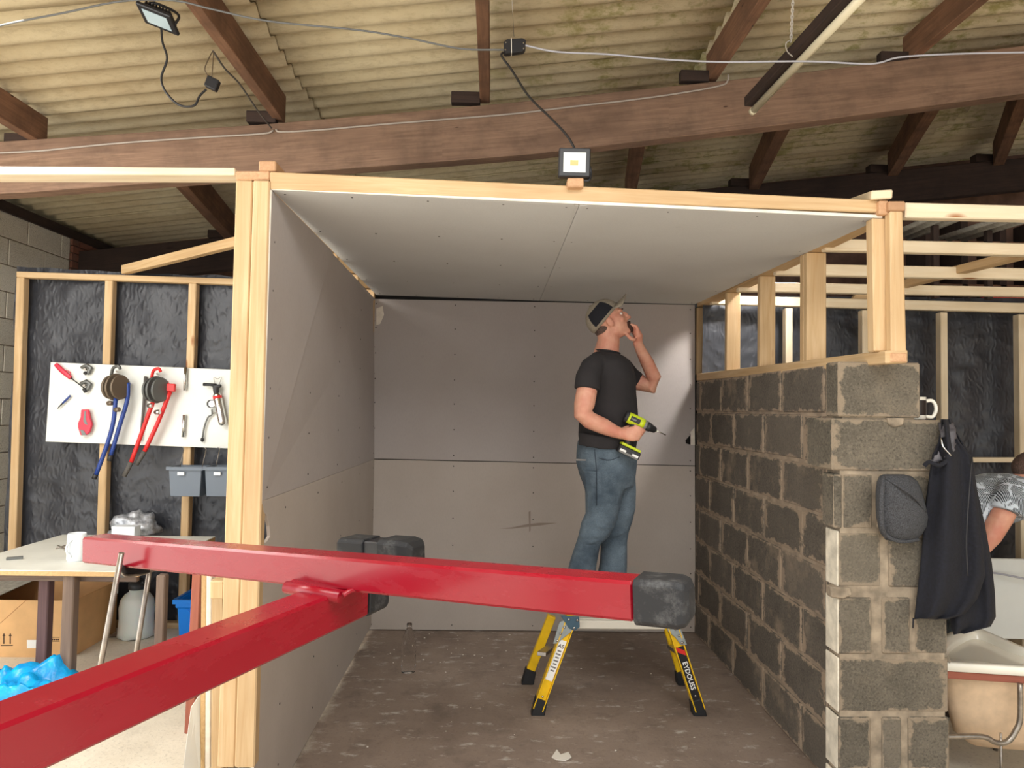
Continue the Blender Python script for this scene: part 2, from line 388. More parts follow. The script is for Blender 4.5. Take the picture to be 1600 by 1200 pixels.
X, Y, Z = V((1, 0, 0)), V((0, 1, 0)), V((0, 0, 1))

# ================================================================== LARGE STRUCTURE
YB, YF = 5.0, 2.6                     # booth back wall and opening
o = MB().box((-9, -6, -.15), (9, 7.4, 0)).build('floor', 'floor', loc=(0, 0, 0)); tag(o, kind='structure')
# --- booth back wall, two boards
wb = struct('wall_back', (0.3, YB, 0))
def screws(parent, pts, n):
    b = MB()
    for p in pts: b.lathe([(.0045, 0), (.0045, .0012), (.002, .0016)], p, n, 7)
    tag(b.build('screws', 'screw', parent), kind='stuff')
def qp(q, u, v):
    a, b, c, d = [V(p) for p in q]; return (a*(1-u)+b*u)*(1-v)+(d*(1-u)+c*u)*v
qb = [at(578, 716.5, y=YB), at(1086, 727.5, y=YB), at(1086, 476.5, y=YB), at(582, 467, y=YB)]
ql = [at(574, 975, y=YB), at(1087, 981, y=YB), at(1086, 728.5, y=YB), at(578, 717.8, y=YB)]
for q, mt in ((qb, 'board_wall'), (ql, 'board_low')):
    if q is ql: q[0].z = q[1].z = .006
    b = MB().slab(*q, (0, .0125, 0)).build('plasterboard', mt, wb, .0015)
    screws(b, [qp(q, u, v) for u in (.012, .255, .5, .745, .985) for v in (.03, .19, .35, .5, .66, .82, .97)], -Y)
low_board = b
MB().prism([at(*p, y=YB-.0012) for p in ((780, 826), (800, 824), (824, 819), (843, 817), (871, 817), (845, 821), (826, 823), (800, 826))], (0, .001, 0)).build('plaster_smear', 'plaster_smear', low_board)
MB().prism([at(*p, y=YB-.0022) for p in ((826, 800), (829, 798), (829, 829), (827, 831))], (0, .001, 0)).build('plaster_smear', 'plaster_smear', low_board)
up_board = wb.children[0]
MB().prism([at(*p, y=YB-.0015) for p in ((1071, 688), (1079, 679), (1079, 695), (1072, 693))], (0, .001, 0)).build('torn_hole', 'void', up_board)
MB().prism([at(*p, y=YB-.002) for p in ((1079, 675), (1085, 668), (1086, 695), (1079, 695))], (0, .0015, 0)).build('torn_edge', 'board_edge', up_board)
MB().prism([at(*p, y=YB-.002) for p in ((588, 482), (598, 478), (600, 492), (594, 506), (588, 508))], (0, .0015, 0)).build('torn_paper', 'board_edge', up_board)
MB().box((-1.0, YB+.05, 0), (1.6, YB+.06, 2.5)).build('backing', 'void', wb)
# --- booth left wall
wl = struct('wall_left', (-.88, 3.8, 0))
LB = {'b': at(580, 978, y=YB), 's': at(585, 717.5, y=YB), 't': at(588, 462, y=YB)}
f0, f1 = at(425, 297, y=YF), at(410, 783, y=YF); zf = lambda z: f0+(f1-f0)*((f0.z-z)/(f0.z-f1.z))
fb = zf(0)
e = (0, 0, .0012)
s_f, s_b = f1, LB['s']
b = MB().prism([s_f+V((0, 0, .001)), s_b+V((0, 0, .001)), at(584.5, 472, y=YB), at(586, 467, y=YB-.02), at(521, 397, y=3.55), at(519, 392, y=3.5), f0], (-.0125, 0, 0)).build('plasterboard', 'board_wall', wl, .001)
qu = [s_f, s_b, LB['t'], f0]
screws(b, [qp(qu, u, v) for u in (.02, .26, .51, .76, .98) for v in (.04, .2, .36, .52, .68, .84)], X)
def lw(px, py):   # a point of the left wall's plane
    n = (s_b-s_f).cross(f0-s_f); d = CF+CR*((px-800)/FPX)+CU*((600-py)/FPX); return CP+d*((s_f-CP).dot(n)/d.dot(n))
notch = [lw(*p) for p in ((412, 800), (417, 806), (421, 822), (422, 838), (417, 846), (411, 850), (409, 872), (411, 884), (408, 900), (411, 925), (406, 938), (404, 952))]
b = MB().prism([fb, LB['b'], s_b, s_f]+notch, (-.0125, 0, 0)).build('plasterboard', 'board_low', wl, .001)
qd = [fb, LB['b'], s_b, s_f]
screws(b, [qp(qd, u, v) for u in (.12, .34, .56, .78, .98) for v in (.1, .3, .5, .7, .95)], X)
# --- booth ceiling
ce = struct('ceiling', (.3, 3.8, f0.z))
cfl, cfr, cbl, cbr = f0, at(1378, 341, y=YF), at(588, 461, y=YB), at(1086, 475.5, y=YB)
cm_f, cm_b = at(906, 319, y=YF), at(843, 470, y=YB)
cm_n = [at(893, 318, y=YF), at(899, 321.5, y=YF+.02)]; cm_n2 = [at(921, 319.5, y=YF), at(912, 322, y=YF+.02)]
cs = cm_f+(cm_b-cm_f)*.01
b = MB().prism([cfl, cm_n[0], cm_n[1], cs-V((.001, 0, 0)), cm_b-V((.001, 0, 0)), cbl], (0, 0, .0125)).build('plasterboard', 'board_ceiling', ce, .001)
q = [cfl, cm_f, cm_b, cbl]; screws(b, [qp(q, u, v) for u in (.03, .25, .5, .75, .96) for v in (.02, .25, .5, .75, .97)], -Z)
b = MB().prism([cm_n2[0], cfr, cbr, cm_b+V((.001, 0, 0)), cs+V((.001, 0, 0)), cm_n2[1]], (0, 0, .0125)).build('plasterboard', 'board_ceiling', ce, .001)
q = [cm_f, cfr, cbr, cm_b]; screws(b, [qp(q, u, v) for u in (.03, .3, .6, .96) for v in (.02, .25, .5, .75, .97)], -Z)
# --- block wall on the right of the booth, with its return pier
XW = at(1086, 800, y=YB).x+.003
wr = struct('wall_right', (XW+.05, 3.9, 0)); CH = at(1086, 595, y=YB).z/8
MB().box((XW+.006, 2.8, 0), (XW+.094, YB, CH*8-.004)).build('mortar', 'mortar', wr)
for c in range(8):
    y = 5.36 if c % 2 == 1 else 5.36-.237
    while y > 2.82:
        a, d = max(y-.466+.014, 2.80), min(y, YB)
        if d-a > .05:
            j = random.uniform(-.004, .003); jz = random.uniform(-.003, .003)
            MB().box((XW+j, a, c*CH+.006+jz), (XW+.09, d, (c+1)*CH-.008+jz)).build('block', 'block_dark', wr, .006)
        y -= .466
YP = 2.69
pier = struct('trim_1', at(1395, 1240, y=YP+.05)*1); pier.location.z = 0; WL[pier] = V(pier.location)
pl, pr = at(1312, 900, y=YP).x, at(1482, 1000, y=YP).x
ztop = at(1370, 567, y=YP).z
rows = [(567, 651, [(1309, 1437)], 0), (656.5, 735, [(1300, 1472)], .12), (741, 826, [(1303, 1316), (1318, 1364), (1370, 1478)], 0), (833, 917, [(1311, 1377), (1389, 1480)], 0),
        (934, 1022, [(1311, 1362), (1379, 1422), (1430, 1481)], 0), (1030, 1113, [(1311, 1483)], 0), (1121, 1204, [(1310, 1360), (1379, 1408), (1420, 1483)], 0), (1212, 1290, [(1310, 1483)], 0)]
zb = at(1400, 1290, y=YP).z
MB().box((pl+.004, YP+.006, 0), (pr-.012, YP+.094, at(1370, 662, y=YP).z)).build('mortar', 'mortar_pale', pier)
MB().box((at(1318, 600, y=YP).x, YP+.01, at(1370, 660, y=YP).z), (at(1430, 600, y=YP).x, YP+.09, at(1370, 649, y=YP).z)).build('mortar', 'mortar_pale', pier)
for y0, y1, bl, deep in rows:
    for x0, x1 in bl:
        j = random.uniform(-.006, .004)
        p = at(x0, y1, y=YP); q = at(x1, y0, y=YP)
        MB().box((p.x, YP+j, max(p.z, 0)), (q.x, YP+.1+deep, q.z)).build('block', 'block_pier', pier, .006)
MB().box((pl, YP, 0), (pr, YP+.1, zb+.02)).build('block', 'block_pier', pier, .006)
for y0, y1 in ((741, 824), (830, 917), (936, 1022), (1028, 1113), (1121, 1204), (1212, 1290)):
    MB().box((pl-.007, YP+.004+random.uniform(-.002, .004), at(1300, y1, y=YP).z), (pl-.0005, YP+.1, at(1300, y0, y=YP).z)).build('block_end', 'block_end_pale' if y0 > 800 else 'mortar_pale', pier, .002)  # thin slabs on the pier's left end, paler on the lower courses
for p in (((1388, 653), (1414, 653), (1412, 664), (1398, 668), (1389, 663)), ((1298, 917), (1330, 919), (1332, 930), (1318, 936), (1299, 934))):
    MB().prism([at(*k, y=YP-.012) for k in p], (0, .04, 0)).build('mortar_lump', 'mortar_pale', pier, .004)
# --- shed shell
XL = -4.2
sl = struct('wall_far_left', (XL, 5.5, 0)); hw = 3.22
MB().box((XL-.22, 3.2, 0), (XL-.006, 7.7, hw-.02)).build('mortar', 'mortar_pale', sl)
for c in range(14):
    zt0 = c*.23; y = 5.06-(.235 if c % 2 else 0)
    while y < 6.75:
        a, d = max(y, 4.7), min(y+.46, 6.83)
        if d-a > .06: MB().box((XL-.1, a, zt0+.005), (XL+random.uniform(-.003, .003), d, zt0+.225)).build('block', 'block_pale', sl, .004)
        y += .47
for c in range(9):
    zt0 = 2.62+c*.075; y = 6.85-(.11 if c % 2 else 0)
    while y < 7.65:
        MB().box((XL-.1, max(y, 6.84), zt0), (XL+.02+random.uniform(-.004, .004), min(y+.215, 7.7), zt0+.065)).build('brick', 'brick', sl, .003)
        y += .225
o = MB().box((XL-.2, 7.7, 0), (8, 7.9, 4.9)).build('wall_far_back', 'wall_brown', loc=(0, 7.7, 0)); tag(o, kind='structure')
o = MB().box((7.6, -3, 0), (7.8, 7.7, 4.8)).build('wall_far_right', 'wall_brown', loc=(7.6, 0, 0)); tag(o, kind='structure')

# --- roof: rafters run up to the right, purlins run away, corrugated sheets on top
Y1, Y2 = 4.4, 6.95
ra, rb = at(47, 218, y=Y1), at(1600, 72, y=Y1); RS = (rb.z-ra.z)/(rb.x-ra.x); zt = lambda x: ra.z+RS*(x-ra.x)
PH = .18
roof = struct('ceiling_roof', (0, 3, zt(0)+PH))
P_, A_ = .162, .02
def sheet(x0, x1, y0, y1, up):
    n = int((y1-y0)/P_*10); rb_, rt_ = [], []
    for k in range(n+1):
        y = y0+(y1-y0)*k/n; h = PH+A_+up+A_*math.sin(2*PI*y/P_)
        rb_.append([V((x, y, zt(x)+h+.012*(x-x0)/(x1-x0))) for x in (x0, x1)]); rt_.append([p+V((0, 0, .008)) for p in rb_[-1]])
    b = MB(); b.loft([[a[0], a[1], c[1], c[0]] for a, c in zip(rb_, rt_)], True); 
    b.sm = [abs((b.v[f[1]]-b.v[f[0]]).length) > .5 for f in b.f]
    return b.build('roof_sheet', 'roof', roof)
ys = [4.47-1.06*k for k in range(7)]
for x0, x1, ux in ((-4.75, -1.30, 0), (-1.42, 1.50, .03), (1.38, 4.3, .0), (4.2, 7.7, .03)):
    for k, y in enumerate([6.59, 5.53, 4.47]+ys[1:]): sheet(x0, x1, y, y+1.10 if y < 6.5 else 7.75, ux+(.02 if y >= 4.4 else 0)+(.012 if k % 2 else 0))
def rafter(st, y, th, label):
    r = thing('rafter', (st[3][0].x, y, st[3][0].z), label, 'beam', kind='thing')
    c = [[V((a.x, y, a.z)), V((b_.x, y, b_.z)), V((b_.x, y+th, b_.z)), V((a.x, y+th, a.z))] for a, b_ in st]
    b = MB(); L = 0
    i = b.add([p for q in c for p in q])
    for k in range(len(c)-1):
        l2 = L+(c[k+1][0]-c[k][0]).length
        for j in range(4):
            j2 = (j+1) % 4; hgt = (c[k][j]-c[k][j2]).length; b.face([i+k*4+j, i+k*4+j2, i+k*4+4+j2, i+k*4+4+j], [(L, j*.3), (L, j*.3+hgt), (l2, j*.3+hgt), (l2, j*.3)])
        L = l2
    b.face([i, i+1, i+2, i+3]); e = i+4*(len(c)-1); b.face([e, e+1, e+2, e+3])
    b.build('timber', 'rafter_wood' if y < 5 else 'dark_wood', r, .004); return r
TOP = [(-250, 236), (47, 218), (412, 194), (691, 170), (840, 156), (1045, 135), (1270, 111), (1400, 95), (1600, 71), (1900, 32)]
BOT = [(-250, 317), (47, 300), (412, 273), (691, 252), (840, 240), (1045, 215), (1270, 189), (1400, 172), (1600, 146), (1900, 108)]
r1 = rafter([(at(*a, y=Y1), at(*b, y=Y1)) for a, b in zip(TOP, BOT)], Y1, .11, 'big brown timber beam crossing the whole picture above the booth')
x0, x1 = XL+.0, 7.5
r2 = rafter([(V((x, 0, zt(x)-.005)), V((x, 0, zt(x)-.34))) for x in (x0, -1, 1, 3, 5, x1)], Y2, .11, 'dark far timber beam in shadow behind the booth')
PUR = [(-2.97, 'brown purlin at the left edge of the photo meeting the big beam'), (at(430, 203, y=Y1).x, 'brown purlin with a cable and black connector hanging from it'),
       (at(757, 171, y=Y1).x, 'narrow brown purlin above the black junction box, seen almost end on'), (at(1118, 122, y=Y1).x, 'reddish brown purlin left of the hanging fluorescent tube'),
       (at(1432, 88, y=Y1).x, 'brown purlin right of the hanging fluorescent tube')]
for x, lb in PUR:
    p = thing('purlin', (x, 2, zt(x)), lb, 'beam', kind='thing'); sl_ = RS*.025
    MB().bar((x, -2.6, zt(x)+PH/2), (x, Y1+.1, zt(x)+PH/2), .066, PH).build('timber', 'purlin_wood', p, .004)
    xx = x+(.03 if x < .0 else -.2); xx = x-.22 if x > -.5 else x-.2
    MB().box((xx, Y1+.03, zt(xx)-.0), (xx+.19, Y1+.09, zt(xx)+.075)).build('cleat', 'dark_wood', p, .004)
FAR = [((205, 305), (362, 378), 'brown purlin behind the big beam, over the tool board'), ((1026, 232), (984, 297), 'brown purlin behind the floodlight, under the big beam'),
       ((1285, 202), (1178, 300), 'brown purlin right of the floodlight, running into the dark'), ((1540, 160), (1395, 272), 'brown purlin high at right behind the big beam'), ((1690, 140), (1560, 250), 'dark brown purlin in the far upper right corner')]
for a, c, lb in FAR:
    xm = (at(*a, y=Y1+.15).x+at(*c, y=Y2).x)/2; xa, xc = at(*a, y=Y1+.1).x, at(*c, y=Y2).x
    p = thing('purlin', (xm, 5.6, zt(xm)), lb, 'beam', kind='thing')
    MB().bar((xa, Y1+.55, zt(xa)+PH/2-.03), (xc, Y2+.0, zt(xc)+PH/2-.03), .10, PH+.06).build('timber', 'purlin_wood', p, .004)
    MB().box((xc-.24, Y2-.01, zt(xc-.2)), (xc-.04, Y2+.09, zt(xc-.2)+.08)).build('cleat', 'dark_wood', p, .004)
pz = zt(XL)
o = MB().box((XL-.18, 3.2, hw-.02), (XL+.03, 7.7, zt(XL)+PH+.004)).build('wall_plate', 'dark_wood', sl)

# ================================================================== TIMBER FRAMES
def strip(b, pts, w, d):   # upright stud from a front face given by its left edge (top px, bottom px), width in m, depth in m
    pass
MB().hexa([fb+V((-.0127, -.003, 0)), fb+V((-.0005, -.003, 0)), fb+V((-.0005, -.0002, 0)), fb+V((-.0127, -.0002, 0)), f0+V((-.0127, -.003, 0)), f0+V((-.0005, -.003, 0)), f0+V((-.0005, -.0002, 0)), f0+V((-.0127, -.0002, 0))]).build('board_edge', 'board_edge', wl)
MB().slab(cfl+V((0, -.003, .0005)), cfr+V((0, -.003, .0005)), cfr+V((0, -.003, .012)), cfl+V((0, -.003, .012)), (0, .0026, 0)).build('board_edge', 'board_edge', ce)
bf = thing('booth_frame', (-.95, YF, 0), 'pale timber frame around the booth opening with paired left posts and header', 'timber frame')
def post(l_t, l_b, wpx_t, wpx_b, y, d, par, name='post', mat='pine'):
    a, b_ = at(*l_t, y=y), at(*l_b, y=y); wt, wb_ = wpx_t*y/FPX, wpx_b*y/FPX
    if b_.z < 0: t_ = (a.z)/(a.z-b_.z); b_ = a+(b_-a)*t_
    return MB().hexa([b_, b_+X*wb_, b_+X*wb_+Y*d, b_+Y*d, a, a+X*wt, a+X*wt+Y*d, a+Y*d]).build(name, mat, par, .005)
post((368.5, 281), (339, 1200), 26, 26, YF-.0, .038, bf); post((395.5, 281), (366, 1200), 25.5, 30, YF-.012, .05, bf)
def pxbox(x0, y0, x1, y1, y, d, par, name, mat, bev=.004, x0b=None, x1b=None):
    x0b = x0 if x0b is None else x0b; x1b = x1 if x1b is None else x1b
    c = [at(x0b, y1, y=y), at(x1b, y1, y=y), at(x1, y0, y=y), at(x0, y0, y=y)]
    return MB().slab(c[0], c[1], c[2], c[3], (0, d, 0)).build(name, mat, par, bev)
pxbox(367.5, 267, 421, 281, YF-.0, .07, bf, 'top_plate_end', 'pine_end')
tpz = at(395, 274, y=YF).z
MB().bar((f0.x-.05, YF+.07, tpz), (LB['t'].x-.05, YB, tpz+.01), .063, .036).build('top_plate', 'pine', bf, .004)
pxbox(404, 251, 431, 267, YF-.0, .2, bf, 'packer', 'pine_end')
MB().slab(at(421.5, 296, y=YF-.005), at(1378, 332, y=YF-.005), at(1378, 312.5, y=YF-.005), at(421.5, 268, y=YF-.005), (0, .04, 0)).build('header', 'pine', bf, .004)
for k in range(1, 4):
    y = YF+.6*k; xs = min(f0.x+(LB['t'].x-f0.x)*(y-YF)/(YB-YF), fb.x+(LB['b'].x-fb.x)*(y-YF)/(YB-YF)); MB().box((xs-.09, y, 0), (xs-.018, y+.038, tpz-.02)).build('stud', 'pine', bf, .004)
MB().box((LB['b'].x-.11, YB-.04, 0), (LB['b'].x-.03, YB, tpz-.02)).build('stud', 'pine', bf, .004)
MB().bar((f0.x-.06, YF+.08, .02), (LB['t'].x-.06, YB, .02), .063, .038).build('sole_plate', 'pine', bf, .004)
for k in range(4):
    y = YF+.25+.6*k; MB().box((f0.x+.0, y, cfl.z+.016), (cfr.x-.02, y+.038, cfl.z+.08)).build('joist', 'pine', bf, .004)
# left rail from the posts to the left
lr = thing('ceiling_rail', at(0, 272, y=YF), 'pale timber rail running left from the booth posts under the big beam', 'timber')
MB().slab(at(-300, 272, y=YF), at(367, 273.5, y=YF), at(367, 262, y=YF), at(-300, 257.5, y=YF), (0, .09, 0)).build('timber', 'pine_white', lr, .003)
# low stud wall on the block wall
sw = thing('half_stud_wall', (XW+.05, 3.8, CH*8), 'pale half-height stud wall standing on top of the grey block wall', 'timber frame')
spb, spf = at(1087, 595, y=YB), at(1392, 566.5, y=2.57)
spx = XW
MB().slab((XW, YB, CH*8+.001), (XW+.089, YB, CH*8+.001), (at(1419, 567, y=2.56).x, 2.56, at(1419, 567, y=2.56).z), (at(1384, 568, y=2.56).x, 2.56, at(1384, 568, y=2.56).z), (0, 0, .05)).build('sole_plate', 'pine', sw, .004)
tz = cfr.z+.0125
for k, (pxl, yy, wd) in enumerate(((1090, 5.002, .089), (1132, 4.35, .089), (1187, 3.8, .089), (1261, 3.22, .095))):
    k_ = (min(yy, YB)-2.56)/(YB-2.56); zb_ = (CH*8+.051)*k_+(at(1384, 568, y=2.56).z+.05)*(1-k_)-.004; x = XW+.001+(at(1384, 568, y=2.56).x-XW)*(1-k_)
    MB().box((x, yy, zb_), (x+wd, yy+.038, tz-.002)).build('stud', 'pine', sw, .004)
    if k == 3: MB().box((x-.0, yy+.039, zb_), (x+wd-.02, yy+.077, tz-.002)).build('stud', 'pine', sw, .004)
post((1363, 340), (1366, 549), 27, 24, 2.60, .05, sw, 'corner_stud'); post((1391, 329), (1393, 551), 21, 25, 2.56, .04, sw, 'corner_stud')
pxbox(1392, 551, 1418, 566, 2.555, .06, sw, 'plate_end', 'pine_end')
pxbox(1374, 313, 1389, 335, 2.575, .08, sw, 'plate_end', 'pine_end'); pxbox(1389, 314, 1415, 329, 2.555, .06, sw, 'plate_end', 'pine_end')
MB().box((XW+.0, 2.64, tz), (XW+.089, YB, tz+.038)).build('top_plate', 'pine', sw, .004)
sb = thing('brace', at(1370, 305, y=2.6), 'short pale timber offcut lying on top of the right corner post', 'timber')
MB().bar(at(1378, 304, y=2.56), at(1335, 318, y=2.95), .075, .033).build('timber', 'pine_white', sb, .004)
# ceiling joists of the bay on the right
jf = thing('bay_ceiling_frame', (2.5, 3.6, 2.4), 'pale timber ceiling joists over the bay right of the booth', 'timber frame')
for (yy, xl, tl, bl_, trr, brr) in ((2.575, 1415, 316, 339.5, 321, 343), (3.13, 1290, 372.5, 391, 380, 398.5), (3.67, 1213, 411, 429, 419, 436.5), (4.18, 1154, 440, 455, 448.5, 463)):
    s_ = (trr-tl)/(1600-xl); s2 = (brr-bl_)/(1600-xl); ex = 900
    MB().slab(at(xl, bl_, y=yy), at(xl+ex, bl_+s2*ex, y=yy), at(xl+ex, tl+s_*ex, y=yy), at(xl, tl, y=yy), (0, .045, 0)).build('joist', 'pine_white', jf, .004)
MB().bar(at(1402, 447, y=4.25), at(1610, 394, y=3.2), .06, .045).build('brace', 'pine', jf, .004)
# right back stud frame
YR = 4.74
rf = thing('back_stud_frame', (2.6, YR, 0), 'pale stud frame over black plastic at the back of the right bay', 'timber frame')
MB().slab(at(1112, 475, y=YR), at(2100, 502, y=YR), at(2100, 486, y=YR), at(1112, 461, y=YR), (0, .05, 0)).build('top_plate', 'pine_white', rf, .004)
for a in (1228, 1347.5, 1470, 1592, 1716):
    t_ = 478+(a-1112)*.027; p = at(a, t_, y=YR); MB().box((p.x, YR, 0), (p.x+.05, YR+.06, p.z)).build('stud', 'pine_white', rf, .004)
    if a == 1470: pass
pxbox(1487, 715, 1592, 722.5, YR+.002, .05, rf, 'rail', 'pine_white'); pxbox(1612, 718, 1716, 725, YR+.002, .05, rf, 'rail', 'pine_white')
MB().slab(at(1330, 469, y=YR+.052), at(1395, 471, y=YR+.052), at(1395, 458, y=YR+.052), at(1340, 457, y=YR+.052), (0, .04, 0)).build('packer', 'pine', rf, .004)
# left stud frame
lf = thing('left_stud_frame', (-2.6, YB, 0), 'pale stud frame over black plastic behind the white tool board', 'timber frame')
MB().slab(at(25, 433, y=YB), at(420, 446.5, y=YB), at(420, 437, y=YB), at(25, 424, y=YB), (0, .063, 0)).build('top_plate', 'pine', lf, .004)
for a, ab in ((25, 8), (163.5, 146), (294.5, 277)):
    p, q = at(a, 433+(a-25)*.034, y=YB), at(ab, 968, y=YB); wd = .056; t_ = (p.z-.04)/(p.z-q.z); q = p+(q-p)*t_
    MB().hexa([q, q+X*wd, q+X*wd+Y*.063, q+Y*.063, p, p+X*wd, p+X*wd+Y*.063, p+Y*.063]).build('stud', 'pine', lf, .005)
MB().box((-3.5, YB, 0), (-1.0, YB+.063, .04)).build('bottom_plate', 'pine', lf, .004)
dt = thing('loose_timber', at(195, 422, y=YB), 'pale timber length laid slanting from the left stud frame up to the booth', 'timber')
MB().bar(at(194, 422, y=5.03), at(372, 378, y=4.45), .05, .063).build('timber', 'pine', dt, .004)

# ================================================================== PLASTIC SHEETS
def poly_sheet(name, fn, nu, nv, label, amp, yaway):
    b = MB()
    def q(u, v):
        p = fn(u, v); d = nz(p, 3.2)+.6*nz(p+V((5, 0, 3)), 7)+.35*abs(nz(p, 14)); return p+V((0, d*amp, 0))
    b.grid(q, nu, nv); o = b.build(name, 'polythene'); tag(o, label, 'plastic sheet'); return o
tl, tr_, brr, bll = at(27, 416, y=5.1), at(420, 436, y=5.1), at(420, 985, y=5.1), at(-2, 985, y=5.1)
def lp(u, v):
    p = qp([bll, brr, tr_, tl], u, v); 
    if u == 0: p.x += .05*nz((0, 0, v*6))
    if v == 1: p.z += .02*nz((u*7, 0, 1))
    return p
poly_sheet('black_plastic_sheet', lp, 90, 110, 'crumpled black plastic sheet behind the left stud frame and tool board', .016, 1)
q4 = [at(1098, 930, y=4.9), at(1800, 930, y=4.9), at(1800, 468, y=4.9), at(1098, 461, y=4.9)]
poly_sheet('black_plastic_sheet', lambda u, v: qp(q4, u, v), 110, 80, 'crumpled black plastic sheet behind the right bay studs', .018, 1)

# ================================================================== RED HOIST (close to the camera)
hs = thing('panel_hoist', (-.3, 1.35, 0), 'glossy red steel panel hoist with black rubber caps crossing the foreground', 'hoist')
yl, yr_ = 1.72, 1.09
BW = .063
pl0, pr0 = at(127, 859.5, y=yl), at(990, 941, y=yr_)
d = (pr0-pl0).normalized(); sd = d.cross(Z).normalized(); up = sd.cross(d)
b = MB().bar(pl0-sd*BW*.5, pr0-sd*BW*.5, BW, BW); b.build('cross_bar', 'red_paint', hs, .005)
c0 = pr0-sd*BW*.5
def cap_block(p, d, sd, up, L, w, par, name, mat, ch=.018):
    b = MB(); rings = []
    for t, k in ((0, 1), (L-ch, 1), (L-ch*.35, .9), (L, .62)):
        c = p+d*t; h = w/2*k; r = .2
        rings.append([c+sd*h*i+up*h*j for i, j in ((-1, -1+r), (-1+r, -1), (1-r, -1), (1, -1+r), (1, 1-r), (1-r, 1), (-1+r, 1), (-1, 1-r))])
    b.loft(rings, False); return b.build(name, mat, par, .002)
cap_block(c0, d, sd, up, .085, BW+.01, hs, 'end_cap', 'rubber_dusty')
# stem towards the camera
s1, s0 = at(577, 934, y=1.46), at(-140, 1256, y=.72)
SW = .074
ds = (s1-s0).normalized(); ds.z *= .3; ds.normalize(); ss = ds.cross(Z).normalized(); su = ss.cross(ds)
se = s1-ss*SW*.5; sst = se-ds*1.3
MB().bar(sst, se, SW, SW).build('stem', 'red_paint', hs, .005)
cap_block(se, ds, ss, su, .085, SW+.006, hs, 'end_cap', 'rubber_dusty')
# hinge plate and rolled clamp under the crossing
jc = at(510, 921, y=1.41)
a0, a1 = at(447, 914, y=1.385), at(541, 930, y=1.335)
MB().slab(a0+V((0, 0, -.002)), a1+V((0, 0, -.002)), a1+V((.03, .12, 0)), a0+V((.03, .12, 0)), (0, 0, .007)).build('hinge_plate', 'red_paint', hs, .001)
MB().tube([a0-sd*.0+V((0, 0, -.004)), a1+V((-.01, 0, -.004))], .012, 12).build('hinge_roll', 'red_paint', hs)
MB().tube(bend([at(536, 931, y=1.33), at(548, 923, y=1.34), at(566, 922, y=1.36), at(569, 927, y=1.36)]), .005, 8).build('hinge_pin', 'red_paint', hs)
# folded arms behind the bar, each with a rubber cap
for (px, py, yy, wpx, L, nm) in ((541, 860, 1.62, 38, .075, 0), (612, 866, 1.62, 52, .08, 1)):
    pass
dv = d
p0 = at(588, 866, y=1.66)
cap_block(p0-dv*.012, -dv, sd, up, .082, .078, hs, 'arm_cap', 'rubber_dusty', .012)
MB().bar(p0-dv*.02, p0+dv*.034, .066, .07).build('arm_core', 'black_case', hs, .003)
cap_block(p0+dv*.032, dv, sd, up, .088, .084, hs, 'arm_cap', 'rubber_dusty', .03)
p0 = sst+ds*.06
MB().bar(V((p0.x, p0.y, .09)), V((p0.x, p0.y, p0.z-.04)), .055, .055, (0, 1, 0)).build('mast', 'red_paint', hs, .004)
for k in range(3):
    an = .6+k*2*PI/3; MB().bar((p0.x, p0.y, .075), (p0.x+math.cos(an)*.4, p0.y+math.sin(an)*.4, .035), .045, .045).build('base_leg', 'red_paint', hs, .004)
# bright rods hanging under the left end
MB().tube([at(190, 864, y=1.60), at(155, 1050, y=1.62), at(138, 1140, y=1.63)], .0062, 10).build('rod', 'steel', hs)
MB().tube([at(233.5, 893, y=1.78), at(212, 1025, y=1.8), at(198, 1100, y=1.81)], .0062, 10).build('rod', 'steel', hs)
MB().tube(bend([at(187, 886, y=1.63), at(196, 899, y=1.68), at(222, 897, y=1.73), at(240, 891, y=1.78), at(258, 891, y=1.8)]), .0032, 8).build('wire_loop', 'steel', hs)
MB().tube([at(190, 884, y=1.61), at(192, 895, y=1.7), at(232, 888, y=1.74)], [.004, .012, .012], 10).build('bracket', 'black_case', hs)

